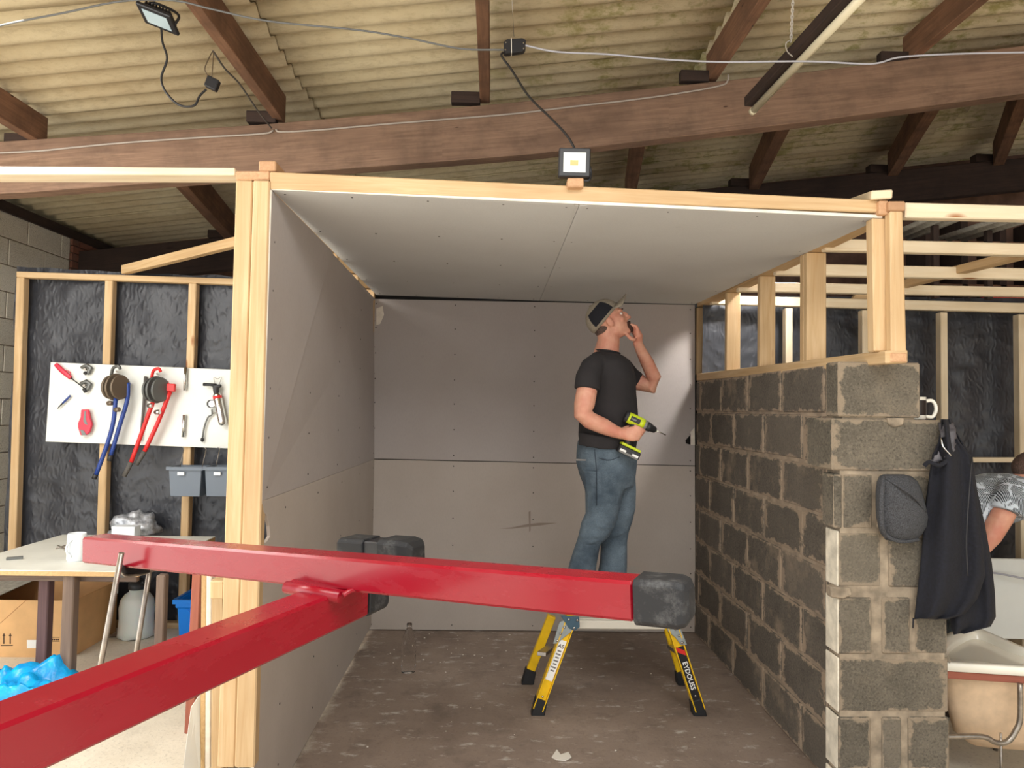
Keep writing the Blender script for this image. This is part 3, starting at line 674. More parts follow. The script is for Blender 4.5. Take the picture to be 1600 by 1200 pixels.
# ================================================================== WORK PLATFORM
wp = thing('work_platform', (.68, 3.88, 0), 'yellow-legged folding work platform under the man in the booth', 'step platform')
YFp, YBp = 3.66, 4.07; DZ = .485
xl, xr2 = at(905, 965, y=YFp).x, at(1032, 965, y=YFp).x
dk = MB().box((xl-.02, YFp+.0, DZ-.045), (xr2+.03, YBp, DZ)).build('deck', 'deck', wp, .006)
for k in range(6):
    y = YFp+.03+k*.066; MB().box((xl, y, DZ), (xr2, y+.035, DZ+.003)).build('tread_strip', 'deck', dk)
for (top, bot, yt, yb_, side, front) in (((893, 962), (840, 1106), YFp, 3.665, -1, 1), ((862, 962), (824, 1062), 4.05, 4.07, -1, 0), ((1041, 950), (1092, 1106), YFp, 3.67, 1, 1), ((1040, 968), (1067, 1062), 4.05, 4.07, 1, 0)):
    a, b_ = at(*top, y=yt), at(*bot, y=yb_); b_.z = .03; dd = (b_-a).normalized()
    lg = MB().bar(a, b_, .048 if front else .05, .036, (0, 1, 0)).build('leg', 'yellow', wp, .003)
    sdv = dd.cross(Y).normalized()
    if front:   # channel flanges
        for sg in (-1, 1): MB().bar(a+sdv*sg*.025-Y*.006, b_+sdv*sg*.025-Y*.006, .005, .05, (0, 1, 0)).build('flange', 'yellow', lg)
    MB().hexa([b_-dd*.055+sdv*i*.032+Y*j*.026 for i, j in ((-1, -1), (1, -1), (1, 1), (-1, 1))]+[V((b_.x, b_.y, 0))+dd*V((1, 1, 0)).dot(V((0, 0, 0)))+X*i*.036+Y*j*.03 for i, j in ((-1, -1), (1, -1), (1, 1), (-1, 1))]).build('rubber_foot', 'rubber', lg, .004)
    if front:
        n = -Y*.021
        if side < 0:
            c = a+(b_-a)*.47; MB().obox(c+n, dd*.11, sdv*.019, Y*.0006).build('sticker', 'white_label', lg)
            text('A5', .028, lg, 'ink', a+(b_-a)*.32+n*1.04, -sdv if sdv.x < 0 else sdv, -dd)
            tx = MB()
            for k in range(7): tx.obox(a+(b_-a)*(.37+.035*k)+n*1.04, dd*.004, sdv*(.013 if k % 2 else .010), Y*.0003)
            tx.build('small_print', 'ink_grey', lg)
        else:
            c = a+(b_-a)*.68; MB().obox(c+n, dd*.17, sdv*.0205, Y*.0006).build('decal', 'black_case', lg)
            s2 = sdv if sdv.x > 0 else -sdv
            k0 = a+(b_-a)*.40+n*1.03; MB().prism([k0+s2*-.02-dd*.02, k0+s2*.02+dd*.012, k0+s2*.02+dd*.04, k0+s2*-.02+dd*.008], (0, -.0008, 0)).build('red_flash', 'decal_red', lg)
            text('EYDOUSS', .036, lg, 'white_label', a+(b_-a)*.66+n*1.06, dd, s2)
        MB().lathe([(.006, 0), (.006, .003), (.003, .005)], a+(b_-a)*.86+n, -Y, 8).build('rivet', 'chrome', lg)
    if front and side < 0:
        br = MB().prism([at(*p, y=yt-.028) for p in ((874, 972), (888, 967), (896, 985), (878, 999), (871, 1006), (864, 1006))], (0, .006, 0)).build('bracket', 'galv', wp, .002)
        MB().prism([at(*p, y=yt-.036) for p in ((876, 962), (905, 964), (906, 980), (898, 986), (889, 982), (884, 974))], (0, .008, 0)).build('hinge_plate', 'blue_steel', wp, .002)
        rv = [(889, 968, -.04), (902, 969, -.04), (897, 981, -.04), (882, 980, -.032), (876, 990, -.032), (871, 1001, -.032)]
    elif front:
        br = MB().prism([at(*p, y=yt-.028) for p in ((1036, 958), (1056, 962), (1074, 1008), (1064, 1008), (1055, 996), (1044, 987))], (0, .006, 0)).build('bracket', 'galv', wp, .002)
        rv = [(1055, 983, -.032), (1061, 980, -.032), (1061, 993, -.032), (1066, 1004, -.032)]
    if front:
        for x, y, dy in rv: MB().lathe([(.007, 0), (.007, .003), (.003, .006)], at(x, y, y=yt+dy), -Y, 8).build('rivet', 'chrome', br)
for s_, (p0_, p1_) in enumerate((((862, 1010), (846, 1022)), ((1049, 1010), (1066, 1022)))):
    MB().bar(at(*p0_, y=4.03), at(*p1_, y=3.7), .05, .02).build('step_brace', 'leg_wood' if 0 else 'steel', wp, .002)

# ================================================================== MAN IN THE BOOTH
yc = 3.87
man = thing('person', (at(935, 950, y=yc).x, yc, DZ), 'man in black tee, jeans and cap looking up, hand at mouth, holding a drill', 'person')
hc = at(951, 501, y=yc); TL = math.radians(27)
hf, hu, hsd = V((math.cos(TL), -.06, math.sin(TL))).normalized(), V((-math.sin(TL), 0, math.cos(TL))), V((0, -1, 0))   # hsd towards the camera
hf = (hf-hu*hf.dot(hu)).normalized(); hsd = hf.cross(hu)
if hsd.y > 0: hsd = -hsd
def H(f, u, s=0): return hc+hf*f+hu*u+hsd*s
b = MB()
def he(f, u, s, rf_, ru, rs): b.ell(H(f, u, s), hf*rf_, hsd*rs, hu*ru)
he(-.012, .028, 0, .098, .092, .076); he(.026, -.03, 0, .068, .088, .064); he(.0, -.065, 0, .062, .045, .058); he(.062, -.098, 0, .03, .024, .03); he(.04, -.08, 0, .05, .035, .045)
he(.078, .022, 0, .018, .013, .05); he(.097, -.018, 0, .018, .028, .012); he(.110, -.034, 0, .014, .011, .013); he(.096, -.038, .012, .012, .009, .008); he(.096, -.038, -.012, .012, .009, .008)
he(.088, -.066, 0, .012, .008, .024); he(.086, -.079, 0, .012, .008, .022); he(.06, -.025, .042, .02, .02, .018); he(.06, -.025, -.042, .02, .02, .018)
for s_ in (-1, 1): b.ell(H(-.008, -.012, s_*.074), hf*.019+hu*.004, hsd*.011, hu*.033-hf*.006)
b.limb([(H(-.03, -.045), .06, .06), (at(951, 532, y=yc), .063, .064), (at(948, 548, y=yc), .07, .075), (at(947, 560, y=yc), .08, .1)])
# near (right) arm
ya = yc-.215
b.limb([(at(923, 584, y=ya+.05), .042, .042), (at(917, 610, y=ya), .056, .052), (at(913, 632, y=ya-.01), .056, .05), (at(911, 647, y=ya-.01), .051, .048), (at(922, 657, y=ya-.005), .047, .046), (at(943, 666, y=ya), .044, .042), (at(960, 674, y=ya), .035, .033), (at(972, 678, y=ya), .03, .025)])
# far (left) arm up to the mouth
yb2 = yc+.19
b.limb([(at(978, 583, y=yb2), .052, .055), (at(1000, 598, y=yb2-.01), .05, .048), (at(1019, 604, y=yb2-.04), .044, .045), (at(1022, 590, y=yb2-.06), .042, .042), (at(1011, 566, y=yb2-.10), .039, .038), (at(1000, 545, y=yb2-.15), .030, .028), (at(996, 534, y=yb2-.18), .027, .022)])
# far hand: palm and fingers resting on the chin
yh = yc-.005
pm = [at(997, 536, y=yh+.02), at(997, 524, y=yh), at(994, 517, y=yh-.005)]
b.limb([(pm[0], .026, .022), (pm[1], .026, .034), (pm[2], .020, .036)])
for k, (kx, ky, mx, my, tx_, ty, dy) in enumerate(((997, 515, 990, 508.5, 981.5, 506, -.030), (995, 517, 988, 511, 980.5, 509.5, -.010), (993, 519, 987, 514, 981, 513.5, .010), (991, 522, 987, 517.5, 982.5, 517.5, .028))):
    b.tube(bend([at(kx, ky+2, y=yh+dy), at((kx+mx)/2+1, (ky+my)/2-1, y=yh+dy), at(mx, my, y=yh+dy*.9), at(tx_, ty, y=yh+dy*.8)], 4), [.0098]*8+[.0092]*3+[.0085, .006], 10)
b.tube(bend([at(992, 531, y=yh-.02), at(986, 529, y=yh-.034), at(981, 524, y=yh-.03), at(977.5, 520, y=yh-.022)], 4), [.0115]*6+[.0105]*5+[.009, .007], 10)
# near hand around the drill grip
yd = ya-.005
gd = (at(978, 698, y=yd)-at(996, 664, y=yd)).normalized()          # down the grip
gx = (at(1030, 672, y=yd)-at(990, 653, y=yd)).normalized()          # along the barrel
b.limb([(at(970, 677, y=yd), .028, .024), (at(980, 678, y=yd-.022), .036, .02), (at(991, 678, y=yd-.026), .042, .016)])
for k in range(4):
    c = at(999, 670, y=yd)+gd*(.0185*k); kn = c-gx*.018+V((0, -.030, 0)); fr = c+gx*(.022-.002*k)
    b.tube(bend([kn-gx*.02, kn+gx*.012, fr+V((0, -.016, 0)), fr+V((0, .012, 0)), c+V((0, .028, 0))-gx*.006], 4), [.0105]*9+[.0098]*6+[.009, .007], 10)
b.tube(bend([at(972, 672, y=yd+.005), at(982, 668, y=yd+.025), at(992, 668, y=yd+.03), at(1000, 671, y=yd+.028)], 4), [.0135]*6+[.0115]*5+[.0105, .008], 10)
# hidden torso core and legs keep the figure one continuous body
b.limb([(at(947, 560, y=yc), .07, .1), (at(950, 620, y=yc), .1, .13), (at(950, 730, y=yc), .09, .11)])
for s_, (hx, kx, ax) in ((-1, (938, 930, 906)), (1, (962, 961, 957))):
    yy = yc+s_*.08
    b.limb([(at(950, 735, y=yc+s_*.05), .06, .06), (at(hx+2, 785, y=yy), .06, .06), (at(kx, 830, y=yy), .048, .048), (at((kx+ax)/2, 870, y=yy), .042, .042), (at(ax, 920, y=yy), .04, .04), (V((at(ax, 930, y=yy).x+.01, yy, DZ+.05)), .035, .035)])
body = b.build_remesh('body', 'skin', man, .0046, 3, .5)
# shirt
b = MB()
def prof(py, x0, x1, bd, y=yc): a, c = at(x0, py, y=y), at(x1, py, y=y); return ((a+c)/2, (c-a).length/2, bd)
b.limb([prof(551, 931, 967, .082), prof(557, 921, 975, .15), prof(567, 912, 985, .195), prof(588, 906, 992, .205), prof(615, 905, 993, .185), prof(645, 906, 996, .175), prof(672, 904, 997, .175), prof(690, 903, 994, .178), prof(697, 903, 990, .178)], seg=28, dome=False)
b.limb([(at(934, 567, y=ya+.10), .06, .07), (at(925, 575, y=ya+.05), .066, .066), (at(919, 590, y=ya+.012), .069, .064), (at(917, 609, y=ya-.003), .07, .063)], dome=False)
b.ell(at(926, 574, y=ya+.06), X*.068, Y*.062, Z*.06)
b.limb([(at(972, 575, y=yb2-.02), .066, .06), (at(985, 590, y=yb2), .062, .062), (at(996, 597, y=yb2), .06, .06)], dome=False)
for k in range(4): b.tube(bend([at(904, 676+k*6, y=yc-.10), at(930, 681+k*6, y=yc-.178), at(965, 686+k*5, y=yc-.175), at(990, 684+k*5, y=yc-.08)], 4), .008, 8)
b.build_remesh('shirt', 'tee', man, .007, 10, .5)
MB().tube([at(931, 549, y=yc)+V((0, -.0, 0))]+[V((at(949+18.5*-math.cos(q), 549+ (949+18.5*-math.cos(q)-931)*.14, y=yc).x, yc-.085*math.sin(q), at(949, 548+2.6*(1-math.cos(q)), y=yc).z)) for q in [PI*k/10 for k in range(11)]], .007, 8).build('collar', 'tee', man)
# jeans
b = MB()
b.limb([prof(691, 903, 991, .172), prof(703, 901, 992, .176), prof(718, 900, 995, .18), prof(736, 905, 994, .178), prof(752, 911, 992, .165), prof(762, 914, 991, .14)], seg=28, dome=False)
yn, yf2 = yc-.088, yc+.088
b.limb([prof(735, 908, 982, .1, yn), prof(771, 914, 973, .092, yn), prof(808, 914, 964, .082, yn), prof(826, 906, 955, .076, yn), prof(845, 902, 939, .07, yn), prof(881, 890, 932, .07, yn), prof(902, 885, 931, .074, yn), prof(922, 883, 929, .076, yn)], dome=False)
b.limb([prof(735, 930, 994, .1, yf2), prof(771, 955, 994, .09, yf2), prof(790, 955, 993, .085, yf2), prof(808, 948, 989, .08, yf2), prof(826, 941, 983, .074, yf2), prof(845, 939, 980, .07, yf2), prof(881, 937, 980, .07, yf2), prof(905, 932, 979, .074, yf2), prof(920, 931, 978, .076, yf2)], dome=False)
for (x0, y0, x1, y1, yy) in ((905, 838, 950, 831, yn), (908, 846, 940, 842, yn), (915, 815, 960, 824, yn), (945, 838, 983, 826, yf2), (892, 893, 930, 886, yn), (938, 893, 978, 899, yf2), (955, 770, 990, 755, yf2)):
    b.tube(bend([at(x0, y0, y=yy-.03), at((x0+x1)/2, (y0+y1)/2+3, y=yy-.075), at(x1, y1, y=yy-.03)], 5), [.004]+[.011]*9+[.004], 8)
b.build_remesh('jeans', 'denim', man, .0065, 3, .5)
jn = man.children[-1]
MB().prism([at(*p, y=yc-.186) for p in ((899.5, 717), (916, 718), (915, 720), (900, 719.5))], (0, .004, 0)).build('pocket_seam', 'ink_grey', jn)
MB().tube([at(929, 702, y=yc-.177), at(932, 735, y=yc-.178), at(932, 790, y=yn-.087)], .0022, 6).build('side_seam', 'denim_dark', jn)
MB().tube(bend([at(936, 716, y=yc-.182), at(952, 719, y=yc-.18), at(968, 714, y=yc-.172)], 4), .0022, 6).build('pocket_edge', 'denim_dark', jn)
# boots
for s_, ax in ((-1, 907), (1, 955)):
    yy = yc+s_*.088; x = at(ax, 930, y=yy).x; b = MB()
    b.limb([(V((x-.01, yy, DZ+.14)), .05, .05), (V((x-.01, yy, DZ+.07)), .055, .05)], dome=False)
    b.limb([(V((x-.045, yy, DZ+.045)), .042, .045), (V((x+.05, yy, DZ+.048)), .045, .05), (V((x+.13, yy, DZ+.04)), .037, .052), (V((x+.19, yy, DZ+.034)), .03, .045)])
    b.build_remesh('boot', 'boot', man, .008, 3)
# face details, cap
for s_ in (-1, 1):
    ey = MB().ell(H(.072, .003, s_*.031), hf*.012, hsd*.012, hu*.009).build('eye', 'eye_white', man)
    MB().ell(H(.0815, .004, s_*.031), hf*.004, hsd*.005, hu*.005).build('iris', 'iris', ey)
    MB().ell(H(.092, .024, s_*.03), hf*.006, hsd*.02, hu*.004).build('eyebrow', 'beard', man)
b = MB(); b.ell(H(.090, -.093), hf*.022, hsd*.026, hu*.024); b.ell(H(.099, -.058), hf*.009, hsd*.028, hu*.007)
for s_ in (-1, 1): b.ell(H(.090, -.075, s_*.027), hf*.014, hsd*.006, hu*.025)
b.build_remesh('beard', 'beard', man, .004, 2)
b = MB(); b.ell(H(-.052, -.03), hf*.05, hsd*.064, hu*.045); b.build_remesh('hair', 'hair', man, .006, 2)
cax = (hu*math.cos(.42)-hf*math.sin(.42)).normalized(); cfw = (hf*math.cos(.42)+hu*math.sin(.42)).normalized(); cc = H(-.018, .03)
def capP(th, ph, g=0): return cc+cax*((.098+g)*math.cos(ph))+(cfw*((.108+g)*math.cos(th))+hsd*((.087+g)*math.sin(th)))*math.sin(ph)
cp = MB().loft([[capP(2*PI*k/28, PI*.56*i/10) for k in range(28)] for i in range(10, 0, -1)]).build('cap', 'cap_beige', man)
for s_ in (1, -1): MB().grid(lambda u, v: capP(s_*(PI*.5-.75+1.45*u+.1), PI*(.24+.27*v)-.0, .0016), 10, 6).build('side_panel', 'cap_black', cp)
MB().ell(cc+cax*.099, cfw*.008, hsd*.008, cax*.004).build('button', 'cap_beige', cp)
b = MB(); r0, r1 = [], []
for k in range(13):
    th = -1.05+2.1*k/12; q0 = capP(th, PI*.53, .001); ln = .075*math.cos(th)**.7; q1 = q0+cfw*ln-cax*(.006-.022*math.sin(th)**2*0)+cax*(-.03*math.sin(th)**2)
    r0.append(q0); r1.append(q1)
b.loft([[a, c, c+cax*.004, a+cax*.004] for a, c in zip(r0, r1)], True); b.build('brim', 'cap_beige', cp)

# cordless drill in his hand
dr = thing('cordless_drill', at(990, 690, y=yd), 'lime and black cordless drill gripped in his near hand', 'drill')
gz = gx.cross(Y).normalized()
if gz.z < 0: gz = -gz
bc = at(990, 656, y=yd)
b = MB()
def bring(t, hy, hz, off=0): return [bc+gx*t+gz*(off+hz*math.sin(q)*1.0)+Y*hy*math.cos(q) for q in [2*PI*k/16 for k in range(16)]]
b.loft([bring(-.045, .018, .022), bring(-.04, .026, .03), bring(.045, .028, .031), bring(.062, .026, .028)]); b.build('body', 'lime', dr)
b = MB().loft([bring(-.052, .016, .02), bring(-.05, .028, .032), bring(-.036, .029, .033), bring(-.034, .0285, .0325)]); b.build('rear_cap', 'drill_black', dr)
MB().slab(*[bc+gx*t+gz*z-Y*.0295 for t, z in ((-.022, -.012), (.032, -.012), (.032, .014), (-.022, .014))], (0, .006, 0)).build('side_plate', 'drill_black', dr, .001)
MB().slab(*[bc+gx*t+gz*z-Y*.0302 for t, z in ((-.016, -.004), (.01, -.004), (.01, .004), (-.016, .004))], (0, .004, 0)).build('side_print', 'drill_grey', dr)
b = MB().loft([bring(.06, .027, .029), bring(.075, .026, .028)]); b.build('collar', 'drill_grey', dr)
b = MB().loft([bring(.075, .024, .026), bring(.10, .022, .023), bring(.102, .019, .02), bring(.128, .015, .016), bring(.132, .01, .01)]); b.build('chuck', 'drill_black', dr)
MB().tube([bc+gx*.13, bc+gx*.15, bc+gx*.19], [.005, .0032, .0028], 8).build('bit', 'chrome', dr)
g0 = bc+gx*.012-gz*.024; g1 = at(980, 695, y=yd)
MB().limb([(g0, .021, .018), ((g0+g1)/2, .019, .017), (g1, .02, .018)]).build('grip', 'drill_black', dr)
bt = at(983, 703, y=yd)
MB().obox(bt+gz*.016, gx*.055, Y*.036, gz*.007).build('battery_top', 'lime', dr, .004)
MB().obox(bt-gz*.012, gx*.06, Y*.037, gz*.021).build('battery', 'drill_black', dr, .006)
bta = dr.children[-1]
MB().obox(bt-gz*.026-Y*.0005, gx*.055, Y*.0385, gz*.007).build('battery_base', 'drill_grey', bta, .003)
for t in (-.035, .035): MB().obox(bt-gz*.017+gx*t-Y*.038, gx*.017, Y*.001, gz*.006).build('battery_print', 'white_label', bta)

# ================================================================== LEFT WORK AREA
YT = 4.97
tb = thing('tool_board', at(210, 695, y=YT), 'white tool board fixed across the left studs holding benders and cutters', 'board')
MB().slab(at(71, 690, y=YT), at(420, 703, y=YT), at(420, 580, y=YT), at(79, 566, y=YT), (0, .018, 0)).build('panel', 'white_board', tb, .002)
YG = YT-.02
def T(px, py, dy=0): return at(px, py, y=YG+dy)
# red gas lighter
g = thing('gas_lighter', T(105, 590), 'pinkish red long-nosed gas lighter hung top left on the white board', 'lighter')
MB().limb([(T(88, 570), .016, .012), (T(98, 580), .018, .012), (T(110, 590), .014, .01)]).build('handle', 'pink_red', g)
MB().tube([T(110, 590), T(114, 593), T(131, 606)], [.009, .004, .004], 8).build('nozzle', 'tool_dark', g)
MB().tube(bend([T(103, 579), T(109, 581), T(110, 588)], 4), .003, 6).build('trigger_guard', 'pink_red', g)
def clampy(c, s, lb):
    g = thing('pipe_slice', T(*c), lb, 'pipe cutter'); x, y = c
    MB().limb([(T(x-6, y-3), .012, .012), (T(x+2, y-6), .016, .014), (T(x+8, y-2), .016, .014), (T(x+4, y+6), .015, .014)]).build('body', 'tool_grey', g)
    MB().tube([T(x-2, y+5, -.01), T(x+1, y+12*s, -.01)], .012, 10).build('knob', 'tool_dark', g)
    MB().lathe([(.008, 0), (.008, .02)], T(x-2, y, -.015), Y, 10).build('wheel', 'steel', g)
clampy((134, 577), .6, 'small grey pipe slice, upper of the two on the white board'); clampy((133, 602), .9, 'small grey pipe slice, lower of the two on the white board')
g = thing('marker', T(100, 626), 'slim blue pen hung slanting on the left of the white board', 'pen')
MB().tube([T(110, 618), T(98, 630)], .007, 8).build('barrel', 'blue_paint', g); MB().tube([T(98, 630), T(92, 636), T(90, 639)], [.006, .004, .0015], 8).build('tip', 'tool_dark', g)
g = thing('pipe_shears', T(133, 660), 'red plastic pipe shears hung under the pipe slices', 'pipe cutter')
MB().prism([T(*p) for p in ((129, 640), (141, 640), (142, 650), (146, 662), (143, 674), (137, 680), (128, 680), (124, 668), (124, 661), (128, 652))], (0, -.02, 0)).build('body', 'pink_red', g, .004)
MB().prism([T(*p, -.022) for p in ((132, 642), (134, 642), (134, 655), (137, 664), (133, 663), (130, 658))], (0, .004, 0)).build('jaw_slot', 'tool_grey', g)
MB().prism([T(*p, -.023) for p in ((125, 671), (131, 673), (135, 680), (128, 680))], (0, .006, 0)).build('blade', 'tool_grey', g)
def bender(name, lb, mat, fmat, A, handles, grips, gm, hook):
    g = thing(name, T(*A), lb, 'pipe bender'); x, y = A
    for k, (dx, rr, dd) in enumerate(((-7, .085, -.04), (1, .098, -.07), (8, .088, -.10))):   # formers seen edge on
        b = MB(); c = T(x+dx, y+7, dd); n = V((.9, -.42, .08)).normalized(); u = n.cross(Z).normalized()
        b.loft([[c+n*t*.008+(u*math.cos(q)+Z*1.15*math.sin(q))*rr*.85*k_ for q in [2*PI*i/22 for i in range(22)]] for t, k_ in ((-1, .93), (-.5, 1), (0, .92), (.5, 1), (1, .93))]); b.build('former', fmat, g)
    MB().tube(bend([T(x-6, y-12, -.03), T(x-3, y-23, -.05), T(x+5, y-26, -.06), T(x+8, y-21, -.05)], 4), .011, 8).build('hook', hook, g)
    for h, gr in zip(handles, grips):
        pts = bend([T(*p) for p in h], 4); MB().tube(pts, .0145, 10).build('handle', mat, g)
        MB().tube([T(*p) for p in gr], .0165, 10).build('grip', gm, g.children[-1])
    for (dx, dy) in ((-8, 32), (3, 42)): MB().lathe([(.014, -.02), (.017, -.015), (.017, .015), (.014, .02)], T(x+dx, y+dy, -.09), (1, -.3, .05), 12).build('roller', 'chrome' if gm == 'grip_grey' else 'bronze', g)
    MB().bar(T(x+8, y+4, -.05), T(x+22, y-2, -.04), .03, .05).build('link', mat, g, .004)
    MB().tube([T(x+2, y-18, -.06), T(x+2, y-18, .021)], .006, 8).build('peg', 'steel', g)
bender('pipe_bender', 'pipe bender with long blue handles hung on the white board', 'blue_paint', 'bronze', (180, 598), [[(181, 622, -.08), (177, 660, -.08), (167, 696, -.08), (150, 742, -.07)], [(200, 598, -.05), (199, 624, -.05), (188, 662, -.05), (173, 712, -.05)]], [[(150, 741, -.07), (147, 748, -.07)], [(173, 711, -.05), (171, 720, -.05)]], 'tool_dark', 'tool_grey')
bender('pipe_bender', 'pipe bender with long bright red handles hung on the white board', 'red_tool', 'tool_grey', (243, 602), [[(240, 626, -.08), (226, 664, -.08), (205, 722, -.07)], [(266, 612, -.05), (247, 660, -.05), (226, 705, -.05)]], [[(205, 722, -.07), (194, 744, -.07)], [(226, 705, -.05), (213, 726, -.05)]], 'grip_grey', 'red_tool')
MB().bar(T(256, 605, -.05), T(274, 606, -.05), .03, .055).build('yoke', 'red_tool', [o for o in C.objects if o.get('label', '').startswith('pipe bender with long bright red')][0], .004)
o = MB().tube([T(227.5, 588), T(224, 640), T(219, 690)], [.011, .010, .006], 8).build('spring_bar', 'grip_grey'); tag(o, 'thin grey tapered bar hung between the blue and red benders', 'bar')
g = thing('bending_spring', T(290, 608), 'short chrome tube, upper of the two at the right stud', 'tube')
MB().tube([T(290, 574), T(289, 610)], .011, 12).build('tube', 'chrome', g); MB().lathe([(.012, 0), (.012, .004)], T(289.5, 596), (0, 0, 1), 12).build('band', 'steel', g)
g = thing('bending_spring', T(287, 683), 'short chrome tube, lower of the two at the right stud', 'tube')
MB().tube([T(288, 648), T(286, 683)], .0105, 12).build('tube', 'chrome', g); MB().lathe([(.0118, 0), (.0118, .004)], T(286.5, 675), (0, 0, 1), 12).build('band', 'steel', g)
for g_, q_ in ((C.objects['bending_spring'], (289.5, 590)), (C.objects['bending_spring.001'], (287, 662))): MB().tube([T(*q_, -.004), T(*q_, .021)], .008, 6).build('clip', 'steel', g_)
g = thing('blowtorch', T(348, 664), 'silver canister blowtorch with black burner hung at the right of the white board', 'blowtorch')
MB().lathe([(.012, 0), (.028, .012), (.03, .03), (.03, .22), (.024, .232), (.02, .235)], T(349, 665, -.02), T(338.5, 614)-T(349, 665), 18).build('canister', 'chrome', g)
MB().lathe([(.0305, .195), (.0305, .215)], T(349, 665, -.02), T(338.5, 614)-T(349, 665), 18).build('red_band', 'red_tool', g)
MB().limb([(T(338, 614, -.02), .018, .018), (T(337, 604, -.02), .026, .02), (T(344, 603, -.02), .012, .014)]).build('valve', 'tool_dark', g)
MB().tube([T(338, 602, -.02), T(327, 601, -.02), T(318, 600.5, -.02)], [.012, .010, .013], 10).build('burner', 'tool_dark', g)
MB().tube(bend([T(336, 601), T(334, 590), T(340, 592), T(346, 589), T(343, 600)], 3), .002, 6).build('wire_loop', 'steel', g)
g = thing('pressure_gauge', T(330, 632), 'round pressure gauge with a short grey hose left of the blowtorch', 'gauge')
MB().lathe([(.028, 0), (.029, .02), (.025, .024)], T(331, 631), -Y, 20).build('case', 'tool_dark', g); MB().lathe([(.024, 0), (.024, .002)], T(331, 631, -.0235), -Y, 20).build('dial', 'white_label', g)
MB().tube(bend([T(331, 640), T(331, 648), T(325, 652), T(319, 668), T(316.5, 684)], 4), .006, 8).build('hose', 'tool_grey', g); MB().ell(T(316, 687), X*.012, Y*.012, Z*.016).build('bulb', 'tool_dark', g)
MB().tube([T(331, 646), T(340, 645)], .004, 6).build('fitting', 'bronze', g)
# two grey bins hung on wires
for (x0, x1, lb) in ((280, 331, 'left one of two grey plastic bins hung under the white board'), (334.5, 386, 'right one of two grey plastic bins, half hidden by the booth post')):
    c0_, y0 = T(x0, 733, -.16), 0
    g = thing('storage_bin', T((x0+x1)/2, 772, -.08), lb, 'bin', 'grey bins under the tool board')
    w0 = (x1-x0-3)*5/FPX; zt_ = T(x0, 727).z; zb_ = T(x0, 771).z; xa = T(x0+1, 730).x; ya_, yb_ = YG-.17, YG-.0
    b = MB(); tp = [(xa, ya_), (xa+w0, ya_), (xa+w0, yb_), (xa, yb_)]; ins = .012
    bt_ = [(xa+ins, ya_+ins), (xa+w0-ins, ya_+ins), (xa+w0-ins, yb_-ins), (xa+ins, yb_-ins)]
    def rg_(q, z, k=0): cx = sum(p[0] for p in q)/4; cy = sum(p[1] for p in q)/4; return [V((cx+(x-cx)*(1-k), cy+(y-cy)*(1-k), z)) for x, y in q]
    b.loft([rg_(bt_, zb_), rg_(tp, zt_), rg_(tp, zt_, .05), rg_(bt_, zb_+.008, .05)], False); b.build('tub', 'grey_plastic', g, .003)
    b = MB(); rim = [(xa-.012, ya_-.012), (xa+w0+.012, ya_-.012), (xa+w0+.012, yb_+.0), (xa-.012, yb_+.0)]
    b.loft([rg_(rim, zt_-.018), rg_(rim, zt_+.004), rg_(tp, zt_+.004, .03), rg_(tp, zt_-.018, .0)], False, cap=False); b.build('rim', 'grey_plastic', g)
    MB().slab(*[V((xa+w0*u, ya_-.0135, zt_-.052+.022*v)) for u, v in ((.3, 0), (.5, 0), (.5, 1), (.3, 1))], (0, .008, 0)).build('label', 'white_label', g)
    zh = T(x0, 699).z
    for u in (.28, .96): MB().tube([V((xa+w0*u, ya_+.03, zt_)), V((xa+w0*(u+.05), ya_+.06, zh-.0)), V((xa+w0*(u-.2), yb_-.004, zh+.002))], .0028, 6).build('wire_hanger', 'steel', g)

# table
TZ = .67
tbx0, tbx1 = -2.98, -1.93; ty0, ty1 = 3.86, 4.9
tab = thing('work_table', (-2.45, 4.4, 0), 'low white-topped work table with rough brown legs at far left', 'table')
MB().box((tbx0, ty0, TZ-.03), (tbx1, ty1, TZ-.004)).build('core', 'chipboard', tab, .001)
MB().box((tbx0, ty0, TZ-.004), (tbx1, ty1, TZ)).build('top', 'laminate', tab)
for a, yy, mt, sz in (((60, 893), 4.02, 'purple_wood', .06), ((98, 893), 3.88, 'leg_wood', .062), ((244, 893), 3.9, 'leg_wood', .05), ((300, 893), 4.55, 'leg_wood', .05)):
    p = at(*a, y=yy); MB().box((p.x, yy, 0), (p.x+sz, yy+sz, TZ-.03)).build('leg', mt, tab, .006)
MB().bar((tbx0+.3, 3.98, TZ-.06), (tbx1-.1, 4.7, TZ-.06), .04, .055).build('brace', 'red_wood', tab, .004)
MB().bar((tbx0+.1, 3.96, TZ-.055), (tbx1-.05, 3.96, TZ-.055), .03, .05).build('rail', 'leg_wood', tab, .004)
g = thing('plastic_jug', at(115, 877, z=TZ), 'white plastic jug at the left end of the red bar on the table', 'jug')
c = at(119, 876, z=TZ); b = MB()
b.loft([[c+V((.052*k*math.cos(q)*(1 if abs(math.cos(q)) > .5 else 1), .045*k*math.sin(q), z)) for q in [2*PI*i/20 for i in range(20)]] for k, z in ((.9, 0), (1, .01), (1.02, .1), (1, .145), (.93, .16), (.88, .16), (.86, .02))]); b.build('body', 'white_plastic', g)
MB().tube(bend([c+V((.0, -.046, .13)), c+V((-.02, -.058, .1)), c+V((-.02, -.058, .06)), c+V((.0, -.046, .03))], 4), .006, 8).build('handle', 'white_plastic', g)
o = MB().obox(at(23, 872, z=TZ+.008), V((.035, .02, 0)), V((-.006, .010, 0)), Z*.008).build('offcut', 'tool_grey', bevel=.002); tag(o, 'small grey offcut lying at the table\'s left edge', 'offcut')
g = thing('clip', at(95, 856, z=TZ), 'tiny metal clip on the table beside the white jug', 'clip')
